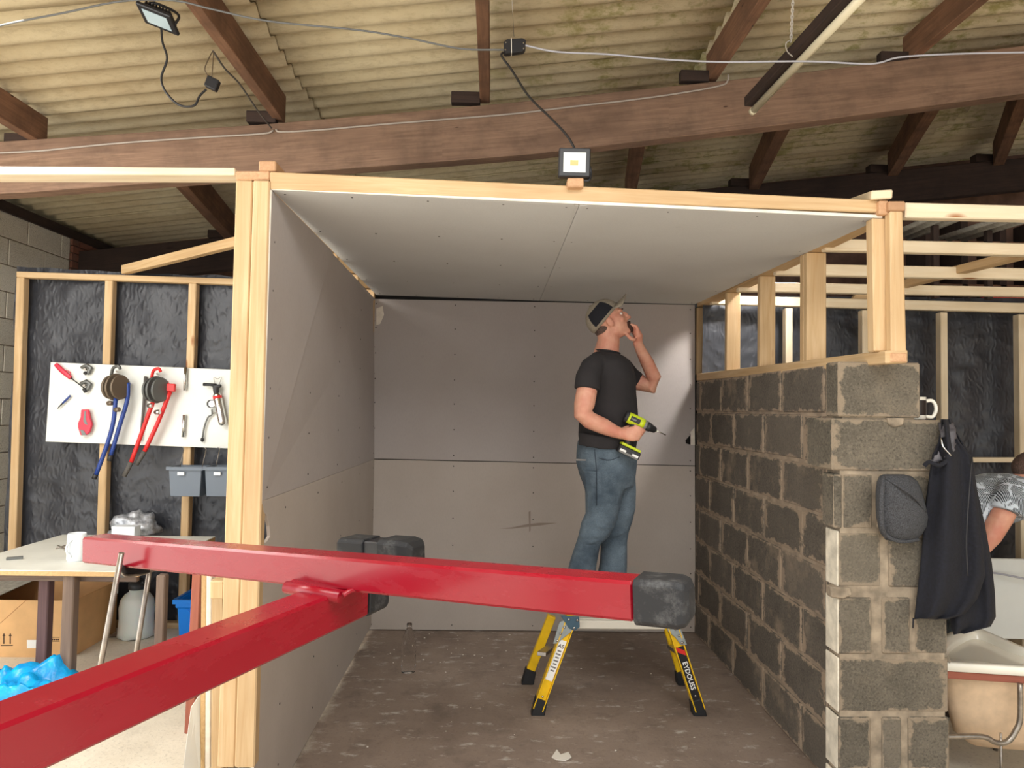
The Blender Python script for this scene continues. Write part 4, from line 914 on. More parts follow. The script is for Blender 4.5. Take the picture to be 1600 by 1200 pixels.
MB().tube([at(87, 857, z=TZ+.006), at(103, 852, z=TZ+.02)], .004, 6).build('arm', 'steel', g); MB().tube([at(90, 852, z=TZ+.006), at(103, 858, z=TZ+.012)], .004, 6).build('arm', 'steel', g)
# crumpled bag and small box
c = at(201, 836, z=TZ); b = MB()
def crum(c, rx, ry, rz, k, seed, n=26):
    rings = []
    for i in range(14):
        ph = PI*.52*i/13; rings.append([])
        for j in range(n):
            q = 2*PI*j/n; d_ = V((math.cos(q)*math.sin(ph), math.sin(q)*math.sin(ph), math.cos(ph))); r = 1+k*nz(d_*1.7+V((seed, 0, 0)))+k*.7*nz(d_*4+V((seed, 3, 0)))
            p = c+V((d_.x*rx*r, d_.y*ry*r, max(d_.z*rz*r, 0))); rings[-1].append(p)
    return rings[::-1]
b.loft(crum(c+V((0, .05, 0)), .18, .12, .15, .3, 3.1), True); o = b.build('crumpled_bag', 'silver_film'); tag(o, 'crumpled silver grey bag on the white table behind the red bar', 'bag')
g = thing('small_carton', at(200, 838, z=TZ), 'small white carton in front of the crumpled silver bag', 'carton')
p = at(181, 840, z=TZ); MB().box((p.x, p.y-.06, TZ), (p.x+.155, p.y+.02, TZ+.085)).build('body', 'white_plastic', g, .003); MB().box((p.x-.001, p.y-.061, TZ+.068), (p.x+.156, p.y+.021, TZ+.086)).build('lid', 'white_plastic', g, .003)
# cardboard box
g = thing('cardboard_box', (-3.05, 4.65, 0), 'open brown cardboard box with up arrows on the floor beneath the table', 'box')
bx0, bx1 = -3.42, at(113, 1012, y=4.42).x; by0, by1 = 4.42, 4.92; bh = at(60, 938, y=4.42).z
for lo, hi, mt in (((bx0, by0, 0), (bx1, by0+.006, bh), 'cardboard'), ((bx0, by1-.006, 0), (bx1, by1, bh), 'cardboard_in'), ((bx0, by0+.006, 0), (bx0+.006, by1-.006, bh), 'cardboard_in'), ((bx1-.006, by0+.006, 0), (bx1, by1-.006, bh), 'cardboard')):
    MB().box(lo, hi).build('panel', mt, g, .001)
MB().box((bx0+.006, by0+.006, 0), (bx1-.006, by1-.006, .006)).build('bottom', 'cardboard_in', g)
MB().slab((bx0+.006, by0+.01, bh-.003), (bx0+.3, by0+.01, bh-.003), (bx0+.3, by1-.01, bh+.02), (bx0+.006, by1-.01, bh+.02), (0, 0, .004)).build('flap', 'grey_sheet', g)
def bp(px, py): return at(px, py, y=by0-.0012)
b = MB()
for xx in (6, 16): b.prism([bp(xx-1, 1006), bp(xx+.8, 1006), bp(xx+.8, 994), bp(xx+2.2, 994), bp(xx, 989), bp(xx-2.4, 994), bp(xx-1, 994)], (0, .001, 0))
b.prism([bp(1, 1009.2), bp(20, 1009), bp(20, 1007.8), bp(1, 1008)], (0, .001, 0)); b.build('arrow_print', 'ink', g)
MB().prism([bp(42, 1013), bp(58, 1012.8), bp(58, 1000), bp(42, 1000)], (0, .001, 0)).build('label', 'white_label', g)
b = MB()
for (x0, y0, x1, y1) in ((76, 995.5, 93, 996.3), (76, 1002, 93, 1002.6)): b.prism([bp(x0, y1), bp(x1, y1), bp(x1, y0), bp(x0, y0)], (0, .001, 0))
for k in range(5): b.prism([bp(78+k*3, 1000.5), bp(80+k*3, 1000.5), bp(80+k*3, 998), bp(78+k*3, 998)], (0, .001, 0))
b.build('stamp_print', 'ink', g)
b = MB(); b.tube([at(0, 974, y=by0-.001), at(40, 938.5, y=by0-.001)], .0016, 5); b.build('crease', 'cardboard_in', g)
# pressure sprayer bottle, blue bin, pipes, cable, bag, posts
c = at(213, 979, y=4.82); c.z = 0; g = thing('sprayer_bottle', c, 'white translucent sprayer bottle with black cap on the floor under the table', 'bottle')
b = MB(); rings = []
for r, z in ((.9, 0), (1, .012), (1.02, .05), (.97, .13), (1, .2), (.92, .255), (.7, .29), (.48, .305), (.46, .33)):
    rings.append([c+V(((.112+(.010*math.cos(5*q) if z < .04 else 0))*r*math.cos(q), (.105)*r*math.sin(q), z+(.018*max(0, math.cos(5*q)) if z < .01 else 0))) for q in [2*PI*i/30 for i in range(30)]])
b.loft(rings); b.build('body', 'hdpe', g)
MB().lathe([(.055, .325), (.058, .33), (.058, .365), (.04, .372), (.035, .39)], c, Z, 20).build('cap', 'tool_dark', g)
MB().tube([c+V((.04, -.03, .37)), c+V((.07, -.05, .385))], .012, 8).build('trigger', 'tool_dark', g); MB().tube([c+V((-.12, -.03, .4)), c+V((-.122, -.03, .3))], .006, 8).build('lance', 'white_plastic', g)
bz = 4.62; p0b = at(272, 930, y=bz); g = thing('blue_bin', (p0b.x+.12, bz+.1, 0), 'bright blue plastic bin on the floor, cut off by the reddish post', 'bin')
hb = at(285, 936, y=bz).z; x0b = at(276, 990, y=bz).x
def rr_(x0, x1, y0, y1, z): return [V((x0, y0, z)), V((x1, y0, z)), V((x1, y1, z)), V((x0, y1, z))]
MB().loft([rr_(x0b+.012, x0b+.22, bz+.02, bz+.28, .0), rr_(x0b-.0, x0b+.235, bz, bz+.3, hb-.06), rr_(x0b-.01, x0b+.245, bz-.01, bz+.31, hb-.055), rr_(x0b-.012, x0b+.248, bz-.01, bz+.31, hb-.01), rr_(x0b+.0, x0b+.235, bz+.005, bz+.3, hb-.01), rr_(x0b+.018, x0b+.21, bz+.03, bz+.27, .01)], False).build('tub', 'blue_plastic', g, .003)
MB().loft([rr_(x0b-.025, x0b+.26, bz-.022, bz+.322, hb-.028), rr_(x0b-.025, x0b+.26, bz-.022, bz+.322, hb), rr_(x0b-.006, x0b+.24, bz, bz+.3, hb), rr_(x0b-.006, x0b+.24, bz, bz+.3, hb-.028)], False, cap=False).build('rim', 'blue_plastic', g)
MB().tube(bend([V((x0b+.07, bz-.002, hb-.07)), V((x0b+.1, bz+.004, .2)), V((x0b+.12, bz+.012, .12)), V((x0b+.2, bz+.01, .1))], 3), .003, 6).build('rib', 'blue_plastic', g)
o = MB().tube([at(158, 995, z=.012), at(241, 987, z=.012)], .011, 10).build('steel_pipe', 'steel'); tag(o, 'dull steel pipe lying on the floor by the sprayer bottle', 'pipe')
o = MB().tube(bend([at(141, 994, z=.006), at(147, 980, y=4.75), at(152, 958, y=4.85), at(168, 940, y=4.93), at(176, 933, y=4.96)], 6), .006, 8).build('black_cable', 'black_cable'); tag(o, 'black cable rising from the floor right of the cardboard box', 'cable')
# blue bag on the floor
b = MB()
def bagf(u, v):
    c = V((-2.52+(u-.5)*.86, 3.74+(v-.5)*.56, 0)); e = min(u, 1-u, v, 1-v)*4; h = .12*min(1, e)**.6*(1.0+.9*nz(c, 3.1)+.7*nz(c, 11)+.3*nz(c, 25)); return V((c.x+.06*nz(c, 5), c.y+.07*nz(c+V((3, 1, 0)), 5), max(h, .002)))
b.grid(bagf, 46, 34); o = b.build('blue_plastic_bag', 'blue_film'); tag(o, 'crumpled bright blue plastic bag spread on the floor at lower left', 'bag')
# posts and boards leaning beside the booth
pz_ = at(300, 895, y=3.45); o = MB().hexa([V((at(288, 1127, y=3.42).x, 3.42, 0)), V((at(288, 1127, y=3.42).x+.045, 3.42, 0)), V((at(288, 1127, y=3.42).x+.045, 3.48, 0)), V((at(288, 1127, y=3.42).x, 3.48, 0)), pz_, pz_+X*.043, pz_+X*.043+Y*.05, pz_+Y*.05]).build('timber_post', 'red_wood', bevel=.004); tag(o, 'reddish brown timber upright just left of the booth posts', 'timber')
yq = 2.78
def stickup(xt, xb, wpx, y, mat, name, lb, top=897, dy=.04):
    a, c = at(xt, top, y=y), at(xb, 1200, y=y); c = a+(c-a)*((a.z)/(a.z-c.z)); wd = wpx*y/FPX
    o = MB().hexa([c, c+X*wd, c+X*wd+Y*dy, c+Y*dy, a, a+X*wd, a+X*wd+Y*dy, a+Y*dy]).build(name, mat, bevel=.003); tag(o, lb, 'timber' if 'timber' in lb else 'board')
stickup(314.5, 312, 8, 2.82, 'chipboard', 'timber_offcut', 'narrow orange timber strip leaning beside the booth posts', 880)
stickup(322.5, 320, 8, 2.80, 'board_edge', 'board_offcut', 'narrow white board edge leaning between the strip and booth posts', 880, .3)
stickup(331, 329.5, 17, 2.74, 'pine', 'timber_offcut', 'shaded timber length standing just behind the booth posts', 905, .06)
pxbox(328, 908, 349, 936, 2.64, .035, bf, 'noggin', 'pine')
o = MB().slab(at(284, 1215, y=2.72), at(312, 1215, y=2.80), at(313, 1083, y=2.84), at(298, 1105, y=2.80), (0, .012, 0)).build('white_sheet', 'white_board', bevel=.002); tag(o, 'white sheet leaning low against the booth posts', 'board')

# ================================================================== RIGHT SIDE
# jacket
yj = YP-.014
jk = thing('jacket', at(1490, 985, y=yj), 'dark navy fleece jacket hanging on the end of the block pier', 'jacket')
def cloth(rows_, seed, folds, yfront, dep):
    b = MB(); rings = []; n = 48
    for py, x0, x1, y_off in rows_:
        r = []
        for i in range(n):
            q = 2*PI*i/n; s = (1-math.cos(q))/2; front = math.sin(q) >= 0
            px = x0+(x1-x0)*s; base = yfront+y_off
            prf = math.sqrt(max(0, math.sin(q)**2))**.7
            fold = .5+.5*math.sin(s*folds*PI*2+seed+py*.004+1.2*nz((s*2, py*.006, seed)))
            y = base-prf*dep*(.45+.75*fold) if front else base-.003+prf*.02*0
            r.append(at(px, py+(4*nz((s*3, seed, 1)) if py > 960 else 0), y=y))
        rings.append(r)
    b.loft(rings, True); return b
cloth([(655, 1470, 1484, .02), (668, 1470, 1489, .0), (690, 1466, 1499, 0), (712, 1456, 1517, 0), (740, 1452, 1521, 0), (780, 1447, 1528, 0), (820, 1443, 1532, 0), (860, 1440, 1538, 0), (900, 1436, 1540, 0), (935, 1432, 1528, 0), (960, 1429, 1508, 0), (968, 1428, 1480, 0)], .4, 1.6, yj, .075).build('front_panel', 'navy', jk)
cloth([(660, 1476, 1486, .06), (690, 1484, 1504, .04), (715, 1490, 1520, .03), (760, 1490, 1526, .03), (820, 1488, 1539, .03), (880, 1486, 1550, .03), (930, 1484, 1555, .03), (965, 1484, 1556, .03), (980, 1486, 1548, .03), (991, 1490, 1508, .03)], 2.2, 1.4, yj+.0, .06).build('sleeve', 'navy', jk)
b = MB(); b.loft([[at(x, y, y=yj+dy) for x, y, dy in r] for r in (
    [(1462, 658, .03), (1490, 656, .03), (1494, 664, -.03), (1474, 664, -.035)], [(1469, 676, -.05), (1492, 672, -.06), (1497, 690, -.065), (1471, 690, -.06)], [(1466, 700, -.06), (1492, 700, -.075), (1495, 712, -.07), (1466, 716, -.065)], [(1447, 722, -.04), (1486, 715, -.07), (1488, 722, -.065), (1450, 730, -.045)])], True); b.build_remesh('collar', 'lining', jk, .006, 4)
MB().tube(bend([at(1470.5, 684, y=yj-.068), at(1474, 698, y=yj-.082), at(1486, 712, y=yj-.088)], 4), .0035, 8).build('zip', 'chrome', jk)
MB().tube(bend([at(1444, 728, y=yj-.05), at(1452, 722, y=yj-.06), at(1468, 727, y=yj-.075), at(1486, 716, y=yj-.08)], 4), .008, 8).build('hem_fold', 'navy', jk)
MB().tube(bend([at(1519, 714, y=yj-.03), at(1515, 760, y=yj-.07), at(1510, 840, y=yj-.075), at(1512, 900, y=yj-.07)], 4), .0022, 6).build('seam', 'tool_dark', jk)
MB().tube([at(1427, 966, y=yj-.02), at(1426.5, 981, y=yj-.012)], .003, 6).build('cord', 'navy', jk)
# hook peg that carries the coat
# beanie
bn = thing('beanie', at(1410, 845, y=YP-.03), 'dark grey knitted beanie hanging on the block pier beside the jacket', 'hat')
b = MB(); rows_ = [(741, 1380, 1412), (744, 1374, 1424), (752, 1370, 1434), (768, 1368, 1441), (790, 1368, 1447), (808, 1369, 1451), (822, 1372, 1449), (834, 1376, 1442), (842, 1383, 1434), (845, 1390, 1425)]; rings = []
for k, (py, x0, x1) in enumerate(rows_):
    m_ = math.sin(PI*(k+.6)/10.2)**.5; rings.append([at((x0+x1)/2-(x1-x0)/2*math.cos(q), py, y=YP-.006-.105*m_*max(0, math.sin(q))**.6) for q in [2*PI*i/30 for i in range(30)]])
b.loft(rings); b.build('crown', 'fleece_grey', bn)
MB().tube(bend([at(1381, 744, y=YP-.06), at(1378, 770, y=YP-.105), at(1377, 800, y=YP-.11), at(1379, 826, y=YP-.1), at(1386, 841, y=YP-.06)], 5), .009, 8).build('cuff_fold', 'fleece_grey', bn)
MB().tube(bend([at(1384, 747, y=YP-.08), at(1408, 762, y=YP-.115), at(1430, 778, y=YP-.11), at(1446, 800, y=YP-.06)], 5), .0045, 8).build('seam', 'fleece_grey', bn)
MB().tube(bend([at(1376, 826, y=YP-.07), at(1390, 840, y=YP-.08), at(1410, 846, y=YP-.07), at(1434, 843, y=YP-.05)], 5), .008, 8).build('brim_fold', 'fleece_grey', bn)
# mug on the pier
lz = at(1450, 656.5, y=YP).z
mc = at(1424, 640, y=YP+.155); mc.z = lz+.001
mg = thing('mug', mc, 'white mug with dark print behind the top block of the pier', 'mug')
mh = at(1445, 621, y=YP+.15).z-lz; mr = at(1444, 640, y=YP+.155).x-mc.x
MB().lathe([(mr*.9, 0), (mr, .006), (mr, mh), (mr*.92, mh), (mr*.9, .01), (0.001, .008)], mc, Z, 28).build('body', 'acrylic', mg)
MB().lathe([(mr+.0006, mh*.2), (mr+.0006, mh*.86)], mc, Z, 28, cap=False).build('print_band', 'mug_dark', mg)
MB().tube(bend([mc+V((mr-.002, -.005, mh*.82)), mc+V((mr+.03, -.008, mh*.84)), mc+V((mr+.044, -.01, mh*.5)), mc+V((mr+.03, -.008, mh*.14)), mc+V((mr-.002, -.005, mh*.16))], 6), .0075, 10).build('handle', 'acrylic', mg)
# bath
BZ = .56
bh_ = thing('bath', (2.35, 3.05, 0), 'white bath on a steel frame behind the block pier at right', 'bath')
O = [at(1440, 1034, z=BZ), at(1720, 1052, z=BZ), at(1720, 1052, z=BZ)+V((0, .22, 0)), at(1600, 1012, z=BZ), at(1512, 974, z=BZ), at(1462, 1000, z=BZ)]
O = [V((p.x, p.y, BZ)) for p in O]
def rounded(P, k=5, f=.22):
    out = []
    n = len(P)
    for i in range(n):
        a, b_, c = P[i-1], P[i], P[(i+1) % n]; p0_ = b_+(a-b_)*f; p2 = b_+(c-b_)*f
        for j in range(k+1): t_ = j/k; out.append(p0_*(1-t_)**2+b_*2*t_*(1-t_)+p2*t_*t_)
    return out
cen = sum(O, V())/len(O)
def scl(k, z, f=.22, sh=V((0, 0, 0))): return [V((cen.x+(p.x-cen.x)*k+sh.x, cen.y+(p.y-cen.y)*k+sh.y, z)) for p in rounded(O, 5, f)]
MB().loft([scl(.97, BZ-.035, .1), scl(1, BZ-.03, .1), scl(1, BZ, .1), scl(.985, BZ+.004, .1), scl(.80, BZ, .3), scl(.76, BZ-.02, .35), scl(.66, BZ-.25, .35), scl(.55, BZ-.33, .4), scl(.05, BZ-.34, .4)], True, cap=True).build('tub', 'acrylic', bh_)
MB().loft([scl(.9, BZ-.033, .2), scl(.84, BZ-.05, .3), scl(.76, BZ-.2, .35), scl(.66, BZ-.33, .4), scl(.45, BZ-.39, .4), scl(.05, BZ-.4, .4)], True, cap=False).build('shell', 'tub_shell', bh_)
a, c = at(1452, 1046, y=O[0].y+.02), at(1720, 1064, y=O[1].y+.02)
MB().bar(V((O[0].x, O[0].y+.03, BZ-.052)), V((O[1].x, O[1].y+.03, BZ-.052)), .03, .032).build('batten', 'red_wood', bh_, .003)
lx = at(1594, 1070, y=2.82); fy = 2.82
MB().tube(bend([V((lx.x, fy, BZ-.06)), V((lx.x-.002, fy, .36)), at(1588, 1140, y=fy), at(1575, 1158, y=fy), at(1556, 1160, y=fy), at(1535, 1151, y=fy), at(1480, 1151, y=fy), at(1440, 1151, y=fy)], 5), .011, 10).build('frame_tube', 'steel', bh_)
fx = at(1564, 1160, y=fy).x; MB().tube([V((fx, fy, .02)), V((fx, fy, at(1564, 1145, y=fy).z))], .005, 8).build('foot_rod', 'steel', bh_); MB().lathe([(.022, 0), (.02, .012), (.008, .022)], V((fx, fy, 0)), Z, 14).build('foot', 'rubber', bh_)
MB().tube([V((fx+.5, fy+.05, BZ-.06)), V((fx+.5, fy+.05, .0))], .011, 10).build('frame_leg', 'steel', bh_)
for dx in (-.3, .1): MB().tube([V((O[4].x+.1+dx*.2, O[4].y-.1+dx*.1, BZ-.05)), V((O[4].x+.1+dx*.2, O[4].y-.1+dx*.1, 0))], .011, 10).build('frame_leg', 'steel', bh_)
# white panel behind
wpn = thing('white_panel', at(1580, 990, y=4.2), 'white panel standing behind the bath at the right edge', 'panel')
MB().slab(at(1500, 997, y=4.2), at(1760, 1002, y=4.2), at(1760, 876, y=4.2), at(1500, 872, y=4.2), (0, .02, 0)).build('face', 'white_board', wpn, .003)
for a in (1510, 1740): p = at(a, 990, y=4.2); MB().box((p.x, 4.2, 0), (p.x+.04, 4.24, p.z+.02)).build('leg', 'pine', wpn, .003)
o = MB().tube(bend([at(1540, 894, y=4.17), at(1565, 897, y=4.15), at(1600, 904, y=4.13), at(1660, 915, y=4.13)], 4), .006, 8).build('white_hose', 'white_cable'); tag(o, 'thin pale hose running across the white panel at right', 'hose')
o = MB().tube(bend([at(1548, 1070, z=.012), at(1570, 1080, z=.012), at(1600, 1088, z=.012), at(1680, 1100, z=.012)], 4), .014, 8).build('floor_pipe', 'white_plastic'); tag(o, 'white pipe lying on the floor under the bath', 'pipe')
o = MB().prism([at(x, y, z=BZ+.007) for x, y in ((1478, 1030), (1482, 1025), (1486, 1034), (1484, 1037))], (0, 0, .002)).build('paper_scrap', 'paper'); tag(o, 'torn white paper scrap on the bath rim against the pier', 'paper')
# second man bending over
y2 = 3.75
p2 = thing('person', (at(1500, 1100, y=y2).x, y2, 0), 'person in dark palm print shirt bending down behind the hanging jacket', 'person')
b = MB()
hd = at(1616, 736, y=y2-.05)
b.ell(hd, X*.1, Y*.078, V((.03, 0, .1))); b.ell(hd+V((.06, 0, -.06)), X*.06, Y*.06, Z*.07); b.ell(hd+V((.12, 0, -.05)), X*.02, Y*.013, Z*.02); b.ell(hd+V((-.01, -.078, -.02)), X*.02, Y*.012, Z*.032)
b.ell(hd+V((.06, 0, -.12)), X*.04, Y*.035, Z*.025)
b.limb([(hd+V((-.02, 0, -.05)), .065, .065), (at(1585, 765, y=y2), .075, .08)])
ar = y2-.2
b.limb([(at(1578, 775, y=ar+.03), .06, .06), (at(1565, 808, y=ar), .056, .055), (at(1548, 838, y=ar), .05, .05), (at(1530, 858, y=ar+.02), .045, .045), (at(1508, 890, y=ar+.06), .04, .04), (at(1502, 925, y=ar+.08), .03, .03)])
hp = at(1500, 934, y=ar+.08); b.limb([(hp, .028, .025), (hp+V((.02, 0, -.05)), .036, .02), (hp+V((.03, 0, -.08)), .03, .018)])
for k in range(4): q = hp+V((.025+.004*k, -.03+.02*k, -.085)); b.tube(bend([q, q+V((.014, 0, -.03)), q+V((.008, 0, -.055)), q+V((-.006, 0, -.068))], 3), [.0095]*6+[.009, .0085, .008, .006], 8)
q = hp+V((.045, -.01, -.03)); b.tube(bend([q, q+V((.03, -.01, -.03)), q+V((.03, -.01, -.055))], 3), [.011]*5+[.01, .008], 8)
b.limb([(at(1606, 775, y=y2+.2), .055, .055), (at(1660, 825, y=y2+.22), .05, .05), (at(1690, 870, y=y2+.2), .042, .042), (at(1700, 910, y=y2+.15), .03, .03)])
b.limb([(at(1585, 770, y=y2), .1, .15), (at(1530, 785, y=y2), .11, .14), (at(1480, 815, y=y2), .11, .13)])
for s_ in (-1, 1):
    hx = at(1478, 820, y=y2).x; b.limb([(V((hx, y2+s_*.09, .95)), .08, .085), (V((hx-.03, y2+s_*.1, .7)), .075, .075), (V((hx+.03, y2+s_*.1, .5)), .055, .055), (V((hx-.01, y2+s_*.1, .3)), .05, .05), (V((hx-.04, y2+s_*.1, .08)), .04, .04)])
b.build_remesh('body', 'skin', p2, .007, 3)
b = MB()
b.limb([(at(1606, 772, y=y2), .07, .12), (at(1592, 772, y=y2), .115, .2), (at(1560, 778, y=y2), .14, .2), (at(1525, 786, y=y2), .145, .185), (at(1490, 802, y=y2), .14, .175), (at(1465, 822, y=y2), .13, .17)], seg=26)
b.limb([(at(1585, 768, y=ar+.05), .09, .08), (at(1577, 785, y=ar), .088, .078), (at(1572, 800, y=ar-.005), .086, .076)], dome=False)
b.limb([(at(1606, 770, y=y2+.17), .08, .08), (at(1634, 798, y=y2+.2), .08, .076)], dome=False)
b.build_remesh('shirt', 'palm_shirt', p2, .008, 4)
b = MB()
b.limb([(V((hx+.05, y2, 1.0)), .12, .17), (V((hx-.02, y2, .92)), .13, .18), (V((hx-.03, y2, .8)), .11, .17)])
for s_ in (-1, 1): b.limb([(V((hx-.02, y2+s_*.095, .85)), .095, .095), (V((hx-.03, y2+s_*.1, .65)), .085, .085), (V((hx+.03, y2+s_*.1, .48)), .07, .07), (V((hx-.02, y2+s_*.1, .25)), .065, .065), (V((hx-.04, y2+s_*.1, .09)), .068, .068)], dome=False)
b.build_remesh('trousers', 'denim', p2, .009, 3)
for s_ in (-1, 1):
    b = MB(); b.limb([(V((hx-.08, y2+s_*.1, .045)), .042, .043), (V((hx+.02, y2+s_*.1, .048)), .044, .048), (V((hx+.13, y2+s_*.1, .036)), .032, .046)]); b.build_remesh('boot', 'boot', p2, .009, 2)
b = MB(); b.ell(hd+V((-.012, 0, .035)), X*.1, Y*.083, V((.025, 0, .08))); b.build_remesh('hair', 'hair', p2, .007, 2)
# far clutter above the right bay
def offcut(x0, y0, x1, y1, yy0, yy1, wd, lb, n=3):
    g = thing('corrugated_offcut', at((x0+x1)/2, (y0+y1)/2, y=(yy0+yy1)/2), lb, 'roof sheet'); pm_ = WL[g]; MB().box((pm_.x-.02, 4.75, 2.43), (pm_.x+.02, 4.79, pm_.z-.02)).build('prop', 'dark_wood', g, .003)
    a, c = at(x0, y0, y=yy0), at(x1, y1, y=yy1); sdv = (c-a).cross(Z).normalized(); b = MB(); N = n*8
    b.loft([[a+sdv*wd*(k/N-.5)+Z*.02*math.sin(2*PI*n*k/N), c+sdv*wd*(k/N-.5)+Z*.02*math.sin(2*PI*n*k/N), c+sdv*wd*(k/N-.5)+Z*(.02*math.sin(2*PI*n*k/N)+.008), a+sdv*wd*(k/N-.5)+Z*(.02*math.sin(2*PI*n*k/N)+.008)] for k in range(N+1)], True); b.build('sheet', 'grey_sheet', g)
offcut(1405, 372, 1480, 340, 5.2, 4.6, .28, 'grey corrugated sheet offcut stored above the bay, beside the corner post'); offcut(1488, 374, 1590, 342, 5.2, 4.4, .3, 'grey corrugated sheet offcut stored above the bay, at the right edge')
o = MB().slab(at(1545, 475, y=5.3), at(1760, 480, y=5.3), at(1760, 458, y=5.3), at(1552, 460, y=5.3), (0, .3, 0)).build('red_case', 'red_tool', bevel=.01); tag(o, 'red case showing above the right bay\'s back top plate', 'case')
o.location.z -= .0
wc = thing('wall_cupboard', at(1500, 440, y=6.2), 'brown shelving unit far behind the right bay joists', 'shelf'); wc.location.z = 0; WL[wc] = V(wc.location)
ca, cb2 = at(1420, 440, y=6.2), at(1640, 350, y=6.2)
MB().box((ca.x, 6.2, 0), (cb2.x, 6.24, cb2.z-.05)).build('back_panel', 'wall_brown', wc, .004)
for u in (.0, .24, .5, .76, 1): x = ca.x+(cb2.x-ca.x)*u; MB().box((x-.03, 5.9, 0), (x+.03, 6.2, cb2.z-.05)).build('upright', 'dark_wood', wc, .004)
for z in (ca.z-.1, (ca.z+cb2.z)/2): MB().box((ca.x, 5.9, z), (cb2.x, 6.2, z+.03)).build('shelf_board', 'purlin_wood', wc, .004)

# ================================================================== ROOF FITTINGS AND CABLES
# floodlight on the header
fl = thing('floodlight', at(899, 292, y=2.575), 'black square floodlight on a wood block on the booth header', 'floodlight')
yy = 2.56
pxbox(887, 277.5, 912, 292, yy, .06, fl, 'wood_block', 'pine_end')
fr = [at(873, 275.5, y=yy), at(922, 276.5, y=yy), at(923.5, 231, y=yy), at(874, 230, y=yy)]
MB().slab(*fr, (0, .03, 0)).build('case', 'black_case', fl, .004)
gl = [qp(fr, u, v) for u, v in ((.14, .15), (.85, .15), (.85, .83), (.14, .83))]
MB().slab(*[p-Y*.0015 for p in gl], (0, .005, 0)).build('glass', 'lamp_glass', fl)
le = [qp(gl, u, v)-Y*.0025 for u, v in ((.3, .34), (.66, .34), (.66, .6), (.3, .6))]; MB().slab(*le, (0, .002, 0)).build('led', 'led', fl)
b = MB()
for k in range(7): u = .1+.13*k; p = qp(fr, u, .1); b.box((p.x, yy+.03, p.z), (p.x+.004, yy+.05, p.z+.1))
b.build('cooling_fins', 'black_case', fl)
MB().tube(bend([qp(fr, 1.0, .45)+Y*.03, qp(fr, 1.05, .2)+Y*.03, qp(fr, .98, -.06)+Y*.02, qp(fr, .8, -.08)+Y*.02], 4), .006, 8).build('bracket', 'black_case', fl)
# floodlight under the roof
yy = 3.05; c = at(247, 24, y=yy)
f2 = thing('floodlight', c, 'black floodlight hanging under the roof at upper left', 'floodlight')
ex = (at(272, 38, y=yy)-at(222, 18, y=yy)).normalized(); ey = V((.1, 1, -.32)).normalized(); ez = ex.cross(ey).normalized(); ey = ez.cross(ex)
cc_ = at(247, 29, y=yy)
MB().obox(cc_, ex*.082, ey*.058, ez*.009).build('case', 'black_case', f2, .004)
MB().obox(cc_-ez*.0095+ex*.0, ex*.058, ey*.038, ez*.0012).build('glass', 'lamp_glass_blue', f2)
b = MB()
for k in range(8): b.obox(cc_+ez*.02+ex*(-.055+.0155*k), ex*.002, ey*.045, ez*.014)
b.build('cooling_fins', 'black_case', f2)
MB().tube(bend([cc_-ex*.078, cc_-ex*.07+ez*.06, cc_+ez*.07, cc_+ex*.07+ez*.055, cc_+ex*.078], 4), .006, 8).build('bracket', 'black_case', f2)
MB().tube([cc_-ex*.06+ez*.05, cc_-ex*.05+ez*.2], .004, 6).build('hanger_wire', 'steel', f2)
# connectors and cables
def cable(name, pts, r, mat, lb, n=8): o = MB().tube(bend([at(px, py, y=y) for px, py, y in pts], n), r, 8).build(name, mat); tag(o, lb, 'cable'); return o
jb = thing('junction_box', at(804, 70, y=3.0), 'black junction box hung on the grey cable in the middle of the roof', 'junction box')
q = [at(787, 84, y=3.0), at(821, 79.5, y=3.0), at(822, 58.5, y=3.0), at(787, 61, y=3.0)]
mid = lambda a, b_, t: a*(1-t)+b_*t
MB().prism([q[0]+V((0, 0, .006)), mid(q[0], q[1], .1), mid(q[0], q[1], .9), q[1]+V((0, 0, .012)), q[2]-V((0, 0, .01)), mid(q[3], q[2], .85), mid(q[3], q[2], .15), q[3]-V((0, 0, .012))], (0, .03, 0)).build('case', 'black_case', jb, .003)
MB().slab(*[qp(q, u, v)-Y*.002 for u, v in ((.34, -.02), (.38, -.02), (.36, 1.02), (.32, 1.02))], (0, .034, 0)).build('tie', 'chain', jb)
for u, v in ((.08, .25), (.92, .2), (.9, .6), (.1, .75)): MB().lathe([(.004, 0), (.003, .002)], qp(q, u, v), -Y, 8).build('screw', 'chrome', jb)
MB().tube([at(803, 58, y=3.0), at(800, 0, y=2.9), V((at(800, 0, y=2.9).x, 2.8, zt(0)+PH))], .0012, 5).build('hanger_wire', 'steel', jb)
cable('grey_cable', [(-60, 60, 3.0), (0, 40, 3.0), (100, 20, 3.0), (190, 2, 3.0), (272, 1, 3.0), (330, 14, 3.0), (420, 33, 3.0), (560, 47, 3.0), (640, 60, 3.0), (720, 76, 3.0), (787, 78, 3.0)], .0042, 'grey_cable', 'grey cable sagging across the roof left of the junction box')
cable('grey_cable', [(821, 71, 3.0), (870, 81, 3.0), (950, 85, 3.0), (1040, 93, 3.0), (1130, 97, 3.0), (1240, 96, 2.97), (1290, 97, 2.97), (1350, 100, 2.97), (1375, 98, 2.97), (1410, 89, 2.97), (1500, 84, 2.97), (1600, 82, 2.97), (1700, 80, 2.97)], .0042, 'white_cable', 'pale cable running across the roof right of the junction box')
cable('black_lamp_cable', [(786, 82, 3.0), (784, 88, 2.98), (800, 110, 2.95), (826, 150, 2.85), (862, 186, 2.72), (886, 212, 2.65), (900, 236, 2.62)], .005, 'black_cable', 'black cable from the junction box down to the header floodlight')
